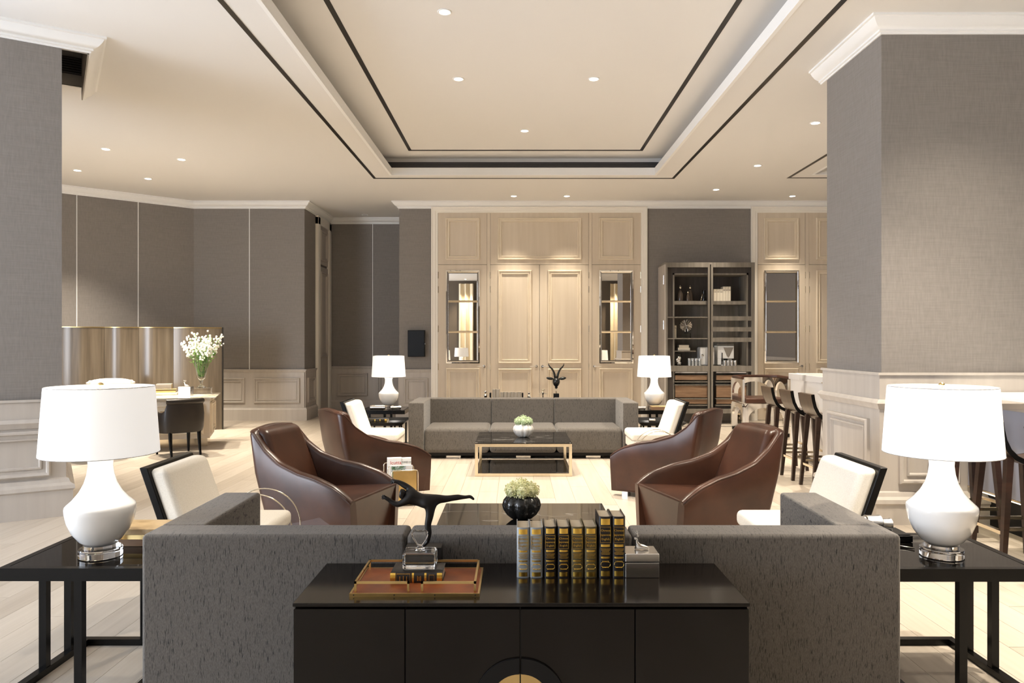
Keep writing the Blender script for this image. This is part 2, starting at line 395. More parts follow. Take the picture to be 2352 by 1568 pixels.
for k, (d, xc, y0) in enumerate(near):
    if pm is None:
        o = plank_mesh(PL).build('plank', 'floor', fl); pm = o.data
    else:
        o = bpy.data.objects.new('plank', pm); COL.objects.link(o); o.parent = fl
    o.location = (xc, y0, -0.012)
mb = MB()
for d, xc, y0 in far:
    p = plank_mesh(PL); y1 = min(y0 + PL, 15.95)
    p.v = [(x + xc, min(y + y0, 15.95), z - 0.012) for x, y, z in p.v]; mb.add(p.v, p.f)
o = mb.build('planks_beyond', 'floor', fl); o['kind'] = 'stuff'

# ---- ceiling with coffers
cl = Vector((-3.82, 6.22)); dv = Vector((-0.846, -0.533)); ev = Vector((-0.533, 0.846))   # left pillar corner and its axes
def PL2(a, b): q = cl + dv * a + ev * b; return (q.x, q.y)
CO1 = (-1.94, 2.15, 1.6, 11.48); CO2 = (4.60, 9.2, 1.6, 11.44)
holes = [[(CO1[0], CO1[2]), (CO1[0], CO1[3]), (CO1[1], CO1[3]), (CO1[1], CO1[2])],
         [(CO2[0], CO2[2]), (CO2[0], CO2[3]), (CO2[1], CO2[3]), (CO2[1], CO2[2])],
         [PL2(-0.19, 0.06), PL2(-0.19, 1.42), PL2(0.02, 1.42), PL2(0.02, 0.06)]]
outer = [(-9.2, -4.2), (11.2, -4.2), (11.2, 16), (-9.2, 16)]
loops = [[Vector((x, y, 0)) for x, y in L] for L in [outer] + holes]
flat = [p for L in loops for p in L]
tris = tessellate_polygon(loops)
mb = MB(); mb.add([(p.x, p.y, ZC) for p in flat], [t for t in tris])
ce = mb.build('ceiling', 'ceiling'); struct(ce)
for f in ce.data.polygons: pass
def coffer(n, C, wall, upz, inner):
    x0, x1, y0, y1 = C
    # lip, cove shelf, side walls, raised ceiling
    lip = MB(); L = 0.11
    q = 0.006; zb = ZC - 0.005
    lip.box(x0 - 0.03, x0 + q, y0 - .03, y1 + 0.03, zb, ZC + L); lip.box(x1 - q, x1 + 0.03, y0 - .03, y1 + 0.03, zb, ZC + L)
    lip.box(x0 + q, x1 - q, y1 - q, y1 + 0.03, zb, ZC + L); lip.box(x0 + q, x1 - q, y0 - 0.03, y0 + q, zb, ZC + L)
    o = lip.build('trim_coffer_lip_%d' % n, 'crown'); struct(o)
    w = MB(); a0, a1, b0, b1 = x0 - wall, x1 + wall, y0 - wall, y1 + wall
    w.box(a0 - .05, a0, b0, b1, ZC + 0.01, upz); w.box(a1, a1 + .05, b0, b1, ZC + 0.01, upz); w.box(a0 - .05, a1 + .05, b1, b1 + .05, ZC + 0.01, upz); w.box(a0 - .05, a1 + .05, b0 - .05, b0, ZC + 0.01, upz)
    w.box(a0 - .05, a1 + .05, b0 - .05, b1 + .05, upz, upz + 0.05)
    o = w.build('ceiling_coffer_%d' % n, 'ceiling'); struct(o)
    # dark line set into the ceiling round the coffer, and one in the raised part
    def line(nm, q0, q1, r0, r1, z, wd):
        m_ = MB()
        m_.box(q0 - wd, q0, r0 - wd, r1 + wd, z - 0.004, z + 0.001); m_.box(q1, q1 + wd, r0 - wd, r1 + wd, z - 0.004, z + 0.001)
        m_.box(q0, q1, r1, r1 + wd, z - 0.004, z + 0.001); m_.box(q0, q1, r0 - wd, r0, z - 0.004, z + 0.001)
        m_.build(nm, 'darkslot'); struct(bpy.data.objects[nm])
    line('trim_coffer_line_%d' % n, x0 - 0.28, x1 + 0.31, y0 - 0.25, y1 + 0.22, ZC, 0.045)
    line('trim_coffer_inner_line_%d' % n, inner[0], inner[1], inner[2], inner[3], upz, 0.05)
    return (a0, a1, b0, b1)
c1 = coffer(1, CO1, 0.18, 4.34, (-1.58, 1.86, 2.0, 11.14))
c2 = coffer(2, CO2, 0.18, 4.34, (5.0, 8.8, 2.0, 11.1))
def grille(label, x0, x1, y, z0, z1, slats, parent_rot=None):
    t = thing('vent_grille', label, 'vent', ((x0 + x1) / 2, y, z0)); h = (x1 - x0) / 2
    bx('backing', 'grille', -h, h, -0.008, 0, 0, z1 - z0, t)
    m_ = MB()
    for i in range(slats):
        z = (i + 0.5) * (z1 - z0) / slats; m_.box(-h, h, -0.022, -0.008, z - 0.004, z + 0.004)
    m_.build('slats', mat_grille, t)
    return t
mat_grille = mat('grille_slat', (0.14, 0.135, 0.135), 0.35, 0.5)
grille('long dark linear air grille at the far end of the central ceiling coffer', c1[0], c1[1], c1[3], 4.15, 4.28, 7)
grille('dark linear air grille in the coffer beside the right pillar', c2[0], c2[0] + 3, c2[3], 4.15, 4.28, 7)
# ---- recess beside the left pillar
mb = MB()
def rpan(p, q, z0, z1, th=0.02):
    p = Vector(p); q = Vector(q); d = (q - p).normalized(); nrm = Vector((d.y, -d.x)) * th
    mb.hexa([(*p, z0), (*(p + nrm), z0), (*(q + nrm), z0), (*q, z0)], [(*p, z1), (*(p + nrm), z1), (*(q + nrm), z1), (*q, z1)])
R = [PL2(-0.19, 0.06), PL2(-0.19, 1.42), PL2(0.02, 1.42), PL2(0.02, 0.06)]
for i in range(4): rpan(R[i], R[(i + 1) % 4], ZC - 0.0, 4.50)
mb.add([(*p, 4.5) for p in R], [(0, 1, 2, 3)])
struct(mb.build('ceiling_recess', 'recess'))
q = PL2(-0.085, 1.41); rz = math.atan2(-dv.y, -dv.x)
g = thing('vent_grille', 'small dark air grille high in the ceiling recess beside the left pillar', 'vent', (q[0], q[1], 4.15), rz)
bx('backing', 'darkslot', -0.10, 0.10, -0.01, 0, 0, 0.17, g)
m_ = MB()
for i in range(7): m_.box(-0.10, 0.10, -0.022, -0.01, i * 0.024 + 0.006, i * 0.024 + 0.014)
m_.build('slats', mat_grille, g)

# ---- walls
def wallseg(name, p0, p1, strips=(), panels=(), wz=0.942, side='wains', crown=None):
    """wall from p0 to p1 (seen face is on the right of p0->p1 direction reversed: local -y), local x along the wall"""
    p0 = Vector(p0); p1 = Vector(p1); L = (p1 - p0).length; a = math.atan2(p1.y - p0.y, p1.x - p0.x)
    w = MB().box(0, L, 0, 0.12, 0, ZC).build(name, 'linen'); w.location = (p0.x, p0.y, 0); w.rotation_euler = (0, 0, a); struct(w)
    if wz:
        bx('wainscot_board', side, 0, L, -0.016, 0, 0, wz - 0.02, w)
        for u0, u1, z0, z1 in panels:
            frame_loft(u0, u1, z0, z1, [(i_, d_ + 0.016) for i_, d_ in PANEL_PROF]).build('panel_moulding', 'oak_trim' if side == 'oak' else side, w, smooth=30)
    for u in strips: bx('divider_strip', 'crown', u - 0.006, u + 0.006, -0.006, 0, wz or 0, ZC - 0.1, w)
    return w
def mold(name, path, prof, z, m, label=None):
    o = sweep(path, prof, z).build(name, m, smooth=30); struct(o); return o
A0 = Vector((-5.97, YB)); adir = Vector((-0.742, -0.670))
A1 = A0 + adir * 4.1
XR = -3.92; XD = -2.17
# angled wall, left back wall, alcove
la = (A1 - A0).length
wallseg('wall_left_angled', A1, A0, [la - 0.95 * k for k in (1, 2, 3, 4)], [(la - 0.95 * k + 0.1, la - 0.95 * (k - 1) - 0.1, 0.32, 0.785) for k in (1, 2, 3, 4)])
wallseg('wall_back_left', A0, (XR - 0.002, YB), [1.03], [(0.08, 0.95, 0.32, 0.785), (1.12, 1.97, 0.32, 0.785)])
wr = wallseg('wall_alcove_left', (XR, YB + 0.006), (XR, YA), [], [(0.10, 0.62, 0.32, 0.785)])
wallseg('wall_alcove_back', (XR, YA), (XD + 0.05, YA), [0.91], [(0.17, 0.81, 0.32, 0.80), (1.02, 1.62, 0.32, 0.80)])
wallseg('wall_alcove_right', (XD, YA), (XD, YB + 0.006), [], [])
w_ = wallseg('wall_back', (XD + 0.002, YB), (9.2, YB), [], [(0.10, 0.535, 0.32, 0.785)])
wallseg('wall_right', (9.2, YB), (9.2, -4.0), [0.6, 1.6, 2.6, 3.6], [])
# crown, chair rail and base runs
runA = [A1, A0, (XR, YB), (XR, YA), (XD, YA), (XD, YB), (9.2, YB)]
mold('trim_crown_back', runA, CROWN, ZC, 'crown')
mold('trim_rail_left', [A1, A0, (XR, YB), (XR, YB + 0.72)], RAIL, 0.942, 'wains')
mold('trim_rail_alcove', [(XR, YA), (XD, YA), (XD, YB), (-1.575, YB)], RAIL, 0.942, 'wains')
BASEW = [(o_ + 0.016, z_) for o_, z_ in BASE[:-1]] + [(0.0, 0.0)]
mold('baseboard_left', [A1, A0, (XR, YB), (XR, YB + 0.72)], BASEW, 0, 'wains')
mold('baseboard_alcove', [(XR, YA), (XD, YA), (XD, YB), (-1.575, YB)], BASEW, 0, 'wains')
mold('trim_rail_right', [(2.425, YB), (4.335, YB)], RAIL, 0.942, 'wains')
mold('baseboard_right', [(2.425, YB), (4.335, YB)], BASEW, 0, 'wains')

# ---- alcove doorway in the left return
S = YB / FPX
def pX(x): return (x - 1186) * S
def pZ(y): return 1.45 - (y - 785) * S
dc = semp('trim_alcove_casing', 'pale painted door casing in the alcove return')
for nm, y0, y1, z0, z1 in (('jamb', 14.44, 14.60, 0, 3.90), ('jamb', 15.30, 15.46, 0, 3.90), ('head', 14.44, 15.46, 3.75, 3.92)):
    bx(nm, 'casing', XR - 0.01, XR + 0.06, y0, y1, z0, z1, dc, bevel=0.008)
dl = semp('door_alcove', None)
bx('door_leaf', 'wains', XR - 0.02, XR + 0.025, 14.60, 15.30, 0.01, 2.95, dl)
bx('over_panel', 'wains', XR - 0.02, XR + 0.025, 14.60, 15.30, 3.0, 3.75, dl)
m_ = frame_loft(0.10, 0.60, 3.08, 3.68, PANEL_PROF); o = m_.build('panel_moulding', 'wains', dl, smooth=30); o.location = (XR + 0.025, 14.60, 0); o.rotation_euler = (0, 0, PI / 2)
m_ = frame_loft(0.10, 0.60, 1.15, 2.85, PANEL_PROF); o = m_.build('panel_moulding', 'wains', dl, smooth=30); o.location = (XR + 0.025, 14.60, 0); o.rotation_euler = (0, 0, PI / 2)

# ---- door sets in the back wall
def casing(name, x0, x1, ztop, w=0.12):
    t = semp(name)
    prof = [(0, 0), (0, 0.05), (0.018, 0.055), (0.03, 0.045), (0.075, 0.04), (0.085, 0.03), (w, 0.028), (w, 0.0)]
    n = len(prof); vs = []
    for ins, d in prof:
        vs += [(x0 + ins, YB - d, 0), (x0 + ins, YB - d, ztop - ins), (x1 - ins, YB - d, ztop - ins), (x1 - ins, YB - d, 0)]
    fs = []
    for k in range(n - 1):
        for i in range(3):
            a = k * 4 + i; fs.append((a, a + 4, a + 5, a + 1))
    MB().add(vs, fs).build('architrave', 'casing', t, smooth=30)
    return t
DOORN = [0]
def handle(par, x, z, d):
    h = MB().lathe([(0.0, 0), (0.026, 0.0), (0.026, 0.008), (0.0, 0.010)], 16).xf(Matrix.Translation((x, YB - 0.032, z)) @ Matrix.Rotation(PI / 2, 4, 'X')).build('handle_rose', 'silver', par, smooth=30)
    MB().tube([(x, YB - 0.035, z), (x, YB - 0.085, z), (x + d * 0.015, YB - 0.092, z), (x + d * 0.12, YB - 0.088, z + 0.002)], 0.009, 8).build('lever', 'silver', h, smooth=40)
def hinge(par, x, z): MB().tube([(x, YB - 0.034, z - 0.06), (x, YB - 0.034, z + 0.06)], 0.008, 8).build('hinge', 'champ', par, smooth=40)
def leaf(x0, x1, ytop, mouldings, window=None, hx=None, hd=1, hinge_x=None):
    DOORN[0] += 1
    d = semp('door_%d' % DOORN[0])
    X0, X1 = pX(x0) + 0.004, pX(x1) - 0.004
    if window:
        wx0, wx1, wy0, wy1 = pX(window[0]), pX(window[1]), pZ(window[3]), pZ(window[2])
        m_ = MB(); zt = pZ(ytop) - 0.004
        m_.box(X0, wx0, YB - 0.03, YB, 0.01, zt); m_.box(wx1, X1, YB - 0.03, YB, 0.01, zt); m_.box(wx0, wx1, YB - 0.03, YB, 0.01, wy0); m_.box(wx0, wx1, YB - 0.03, YB, wy1, zt)
        m_.build('door_leaf', 'oak', d)
        cprof = [(0, 0.03), (0, 0.05), (0.02, 0.055), (0.035, 0.045), (0.045, 0.03), (0.05, 0.012)]
        o = frame_loft(wx0, wx1, wy0, wy1, cprof).build('mirror_frame', 'chrome', d, smooth=25); o.location = (0, YB, 0)
        zs = [wy0 + 0.045, pZ(762), pZ(692), wy1 - 0.045]
        for k in range(3):
            bx('mirror_pane', 'mirror', wx0 + 0.045, wx1 - 0.045, YB - 0.012, YB - 0.006, zs[k] + 0.012, zs[k + 1] - 0.012, d)
        for z in zs[1:3]:
            MB().prism([(YB - 0.006, z - 0.022), (YB - 0.03, z - 0.012), (YB - 0.034, z), (YB - 0.03, z + 0.012), (YB - 0.006, z + 0.022)], wx0 + 0.03, wx1 - 0.03, 'yz').build('glazing_bar', 'champ', d, smooth=25)
    else:
        bx('door_leaf', 'oak', X0, X1, YB - 0.03, YB, 0.01, pZ(ytop) - 0.004, d)
    for a, b, c_, e in mouldings:
        o = frame_loft(pX(a), pX(b), pZ(e), pZ(c_), [(i_, d_ + 0.03) for i_, d_ in PANEL_PROF]).build('panel_moulding', 'oak_trim', d, smooth=30); o.location = (0, YB, 0)
    if hx: handle(d, pX(hx), pZ(841), hd)
    if hinge_x:
        for y in (632, 665, 755, 842): hinge(d, pX(hinge_x), pZ(y))
    return d
def over(t, x0, x1, mo):
    p = bx('over_panel', 'oak', pX(x0) + 0.004, pX(x1) - 0.004, YB - 0.03, YB, pZ(608) + 0.003, pZ(489), t)
    o = frame_loft(pX(mo[0]), pX(mo[1]), pZ(mo[3]), pZ(mo[2]), [(i_, d_ + 0.03) for i_, d_ in PANEL_PROF]).build('panel_moulding', 'oak_trim', p, smooth=30); o.location = (0, YB, 0)
t1 = casing('trim_door_casing_1', pX(991), pX(1486), pZ(475))
over(t1, 1006, 1119, (1024, 1102, 501, 597)); over(t1, 1126, 1352, (1143, 1335, 501, 597)); over(t1, 1359, 1472, (1375, 1453, 501, 597))
for a, b in ((1119, 1126), (1352, 1359)): bx('mullion', 'oak', pX(a), pX(b), YB - 0.036, YB, 0.0, pZ(489), t1)
leaf(1006, 1119, 608, [(1025, 1102, 845, 938)], (1025, 1102, 621, 834), 1112, -1, 1007)
leaf(1126, 1239, 608, [(1144, 1221, 621, 834), (1144, 1221, 846, 938)], None, 1232, -1, 1126)
leaf(1239, 1352, 608, [(1258, 1335, 621, 834), (1258, 1335, 846, 938)], None, 1246, 1, 1352)
leaf(1359, 1472, 608, [(1376, 1453, 845, 938)], (1376, 1454, 621, 834), 1365, 1, 1471)
t2 = casing('trim_door_casing_2', pX(1724), pX(2219), pZ(475))
over(t2, 1739, 1848, (1753, 1833, 501, 597)); over(t2, 1856, 2082, (1873, 2065, 501, 597)); over(t2, 2090, 2204, (2107, 2185, 501, 597))
for a, b in ((1848, 1856), (2082, 2090)): bx('mullion', 'oak', pX(a), pX(b), YB - 0.036, YB, 0.0, pZ(489), t2)
leaf(1739, 1848, 608, [(1754, 1832, 845, 938)], (1754, 1833, 621, 834), 1840, -1, 1848)
leaf(1856, 1969, 608, [(1873, 1950, 621, 834), (1873, 1950, 846, 938)], None, 1962, -1, 1857)
leaf(1969, 2082, 608, [(1988, 2065, 621, 834), (1988, 2065, 846, 938)], None, 1976, 1, None)
leaf(2090, 2204, 608, [(2107, 2185, 621, 834), (2107, 2185, 845, 938)], None, 2097, 1, None)

# ---- pillars
def pillar(name, loc, rot, wx, wy, rail_z, rail2_z, base_h, pan, label):
    """local box 0..wx, 0..wy; front face y=0 (local -y out)"""
    p = MB().box(0, wx, 0, wy, 0, ZC).build(name, 'linen'); p.location = (*loc, 0); p.rotation_euler = (0, 0, rot); struct(p, label)
    d = 0.03
    m_ = MB().box(-d, wx + d, -d, wy + d, 0, rail_z - 0.01); m_.build('wainscot_board', 'wains', p)
    loop = [(-d, -d), (-d, wy + d), (wx + d, wy + d), (wx + d, -d)][::-1]
    loop = [(wx + d, -d), (-d, -d), (-d, wy + d), (wx + d, wy + d)]
    loop = loop[::-1]
    def run(nm, prof, z):
        L_ = [(-d, wy + d), (-d, -d), (wx + d, -d), (wx + d, wy + d)]
        sweep(L_, prof, z, closed=True).build(nm, 'wains', p, smooth=30)
    run('chair_rail', [(0, 0), (0.012, 0), (0.014, -0.02), (0, -0.02)], rail_z)
    run('frieze_moulding', [(0, 0.0), (0.014, 0.0), (0.03, -0.016), (0.036, -0.03), (0.022, -0.05), (0.012, -0.075), (0, -0.08)], rail2_z)
    run('plinth', [(0, base_h + 0.06), (0.02, base_h + 0.05), (0.03, base_h + 0.02), (0.06, base_h), (0.065, base_h - 0.03), (0.05, base_h - 0.045), (0.05, 0), (0, 0)], 0)
    for u0, u1, z0, z1, fc in pan:
        o = frame_loft(u0, u1, z0, z1, [(i_ * 1.15, d_ * 1.2) for i_, d_ in PANEL_PROF]).build('panel_moulding', 'wains', p, smooth=30)
        if fc == 'front': o.location = (0, -d, 0)
        elif fc == 'left': o.rotation_euler = (0, 0, -PI / 2); o.location = (-d, wy, 0)
        elif fc == 'right': o.rotation_euler = (0, 0, PI / 2); o.location = (wx + d, 0, 0)
    return p
pr = pillar('wall_pillar_right', (2.93, 5.94), 0, 2.4, 1.04, 1.205, 0.99, 0.20,
            [(0.13, 0.91, 0.30, 0.82, 'left'), (0.12, 0.60, 0.32, 0.82, 'front'), (0.74, 1.6, 0.32, 0.82, 'front')], 'square grey fabric-clad pillar with limed oak dado on the right')
lp0 = cl + dv * 1.7
plft = pillar('wall_pillar_left', (lp0.x, lp0.y), math.atan2(-dv.y, -dv.x), 1.7, 1.38, 0.976, 0.815, 0.26,
            [(0.10, 0.76, 0.34, 0.72, 'front'), (0.92, 1.62, 0.34, 0.72, 'front')], 'grey fabric-clad pillar with limed oak dado at the left edge')
mold('trim_crown_pillar_right', [(2.93, 7.1), (2.93, 6.98), (2.93, 5.94), (5.33, 5.94)], CROWN, ZC, 'crown')
cp0 = PL2(1.8, 0); cp1 = PL2(-0.20, 0); cp2 = PL2(-0.20, 1.45)
mold('trim_crown_pillar_left', [cp0, cp1, cp2], CROWN, ZC, 'crown')
mb = MB(); rpan(PL2(0.0, 0.0), cp1, ZC - 0.125, ZC, -0.03); rpan(cp1, cp2, ZC - 0.125, ZC, -0.012)
struct(mb.build('trim_recess_fascia', 'recess'))

# ---- shell behind the camera: side wall with window, rear wall with windows and curtains
struct(bx('wall_left', 'linen', -9.2, -9.0, 4.6, 11.2, 0, ZC)); struct(bx('wall_left_near', 'linen', -9.2, -9.0, -4.2, -2.2, 0, ZC))
struct(bx('wall_left_sill', 'linen', -9.2, -9.0, -2.2, 4.6, 0, 0.25)); struct(bx('wall_left_head', 'linen', -9.2, -9.0, -2.2, 4.6, 3.65, ZC))
wn = semp('window_1')
for k in range(5): bx('mullion', 'casing', -9.12, -9.04, -2.2 + k * 1.68, -2.12 + k * 1.68, 0.25, 3.65, wn)
wl = MB()
for a, b, z0, z1 in ((-9.2, -7.6, 0, ZC), (-3.6, 11.2, 0, ZC), (-7.6, -3.6, 0, .25), (-7.6, -3.6, 3.65, ZC)): wl.box(a, b, -4.2, -4.0, z0, z1)
struct(wl.build('wall_rear', 'brownpanel'))
for n_, a, b in ((2, -7.6, -3.6),):
    wn = semp('window_%d' % n_)
    for k in range(4): bx('mullion', 'casing', a + k * (b - a - 0.08) / 3, a + k * (b - a - 0.08) / 3 + 0.08, -4.12, -4.04, 0.25, 3.65, wn)
struct(bx('trim_rear_strip', 'crown', 10.7, 10.72, -4.0, -3.99, 0, ZC))
def curtain(label, x0, x1):
    n = int((x1 - x0) / 0.02); pts = []
    for i in range(n + 1):
        x = x0 + (x1 - x0) * i / n; pts.append((x, -3.80 + 0.07 * math.sin(x * 26) + 0.02 * math.sin(x * 61)))
    poly = pts + [(x, y - 0.012) for x, y in pts[::-1]]
    vs = []; fs = []
    for z in (0.02, 3.9):
        for x, y in poly: vs.append((x, y, z))
    L_ = len(poly); fs = [(i, (i + 1) % L_, (i + 1) % L_ + L_, i + L_) for i in range(L_)]
    tag(MB().add(vs, fs).build('curtain', 'curtain', smooth=60), label, 'curtain', 'curtains behind the camera')
curtain('cream curtain reflected as a bright strip in the left mirrored door', -2.42, -1.80)
curtain('cream curtain reflected in the right mirrored door', 3.95, 4.65)

# thin metal floor strip near the far wall
o = bx('trim_floor_strip', 'darkslot', 1.9, 6.0, 12.66, 12.70, -0.002, 0.003); struct(o)

# ================================================================== DOWNLIGHTS
def downlight(px, py, z, label, power=1.0, size=95, lit=True):
    Y = (z - 1.45) * FPX / (785 - py); X = (px - 1186) * Y / FPX
    t = thing('downlight', label, 'downlight', (X, Y, z), 0, 'recessed ceiling downlights')
    MB().lathe([(0.046, 0.0), (0.064, 0.0), (0.064, -0.004), (0.058, -0.008), (0.048, -0.006), (0.046, 0.0)], 24, cap=False).build('trim_ring', 'crown', t, smooth=40)
    MB().lathe([(0.0, -0.001), (0.046, -0.001), (0.046, -0.003), (0.0, -0.004)], 20, cap=False).build('lens', 'bulb' if lit else 'recess', t)
    if lit: spot(t, power, size, 1.0 if size < 80 else 0.75)
    return t
def spot(t, power, size=95, blend=0.75):
    l = bpy.data.lights.new('downlight_beam', 'SPOT'); l.energy = SPOT_W * power; l.color = WARM; l.spot_size = math.radians(size); l.spot_blend = blend; l.shadow_soft_size = 0.06
    o = bpy.data.objects.new('downlight_beam', l); COL.objects.link(o); o.parent = t; o.location = (0, 0, -0.03)
for a in ((1021, 27, 4.34, 'round downlight in the coffer, nearest to the camera'), (1053, 181, 4.34, 'round downlight in the coffer, left of the middle pair'),
          (1364, 181, 4.34, 'round downlight in the coffer, right of the middle pair'), (1205, 300, 4.34, 'round downlight in the coffer, farthest one near its dark line'),
          (243, 342, ZC, 'nearest left of four downlights above the desk', 1.3), (178, 391, ZC, 'leftmost of four downlights above the desk, beside the pillar', 1.3),
          (417, 366, ZC, 'rightmost of four downlights above the desk', 1.3), (340, 410, ZC, 'farthest of four downlights above the desk', 0.6, 70),
          (1180, 450, ZC, 'left one of two downlights above the panelled doors', 0.55, 66), (1302, 450, ZC, 'right one of two downlights above the panelled doors', 0.55, 66),
          (1873, 282, ZC, 'downlight above the bar, closest to the right pillar'), (1740, 380, ZC, 'downlight between the coffer and the second ceiling recess'),
          (1645, 435, ZC, 'downlight above the open bookcase', 0.55, 66), (1820, 450, ZC, 'downlight above the second door set on the right', 0.55, 66)):
    downlight(*a)
downlight(838, 493, ZC, 'unlit downlight in the dark alcove ceiling', lit=False)
# more fittings of the same kind outside the picture
for k, (x, y) in enumerate(((2.75, 4.4), (3.0, 2.6), (6.5, 8.0), (5.2, 3.2), (-2.1, -3.2), (4.3, -3.2), (3.45, 4.75))):
    z = 4.34 if -1.9 < x < 2.1 and y > 1.7 else ZC
    t = thing('downlight', 'recessed downlight outside the picture, number %d of the same fittings' % (k + 1), 'downlight', (x, y, z), 0, 'recessed ceiling downlights')
    t['label'] = 'recessed ceiling downlight outside the picture'
    MB().lathe([(0.046, 0.0), (0.064, 0.0), (0.064, -0.004), (0.058, -0.008), (0.048, -0.006), (0.046, 0.0)], 24, cap=False).build('trim_ring', 'crown', t, smooth=40)
    MB().lathe([(0.0, -0.001), (0.046, -0.001), (0.046, -0.003), (0.0, -0.004)], 20, cap=False).build('lens', 'bulb', t)
    spot(t, 0.5 if x == 3.45 else 1.0, 110 if x == 3.45 else 95, 1.0 if x == 3.45 else 0.75)

# ================================================================== SEATING
def sofa(name_label, x0, x1, y_front, y_back, H, seatH, seams, facing):
    """facing -1: front is at smaller y (towards the camera); +1: front is at larger y"""
    t = thing('sofa', name_label, 'sofa', ((x0 + x1) / 2, (y_front + y_back) / 2, 0), 0, 'grey three-seat sofas')
    cx, cy = (x0 + x1) / 2, (y_front + y_back) / 2
    f = facing; D = abs(y_front - y_back) / 2; fy = f * D; by = -f * D
    X0, X1 = x0 - cx, x1 - cx; arm = 0.19; bt = 0.175; z0 = 0.065
    ss = [X0 + arm] + [q - cx for q in seams] + [X1 - arm]
    # backs
    for i in range(3):
        a = ss[i] if i else X0 + 0.001; b = ss[i + 1] if i < 2 else X1 - 0.001
        if i == 0: a = X0 - 0.002
        if i == 2: b = X1 + 0.002
        bx('back_section', 'sofa', a + 0.002, b - 0.002, by + 0.002 * f, by + f * bt, z0, H, t, bevel=0.018)
        bx('seat_cushion', 'sofa', ss[i] + 0.003, ss[i + 1] - 0.003, by + f * (bt + 0.004), fy, z0 + 0.01, seatH, t, bevel=0.05, seg=4)
    for a, b in ((X0, X0 + arm), (X1 - arm, X1)):
        bx('arm', 'sofa', a, b, by + f * (bt - 0.012), fy, z0, H, t, bevel=0.016)
    bx('base', 'blackmatte', X0 + 0.05, X1 - 0.05, by + f * 0.05, fy - f * 0.06, 0.035, z0 + 0.012, t)
    for sx in (X0 + 0.55, 0, X1 - 0.55):
        for yy in (fy - f * 0.12, by + f * 0.12):
            bx('foot', 'silver', sx - 0.09, sx + 0.09, yy - 0.03, yy + 0.03, 0, 0.045, t)
    return t
sofa('large grey slub-weave sofa seen from behind in the foreground', -1.50, 1.54, 3.80, 2.955, 0.68, 0.39, (-0.44, 0.466), 1)
sofa('grey three-seat sofa facing the camera before the panelled doors', -1.335, 1.51, 9.15, 10.03, 0.70, 0.385, (-0.335, 0.50), -1)

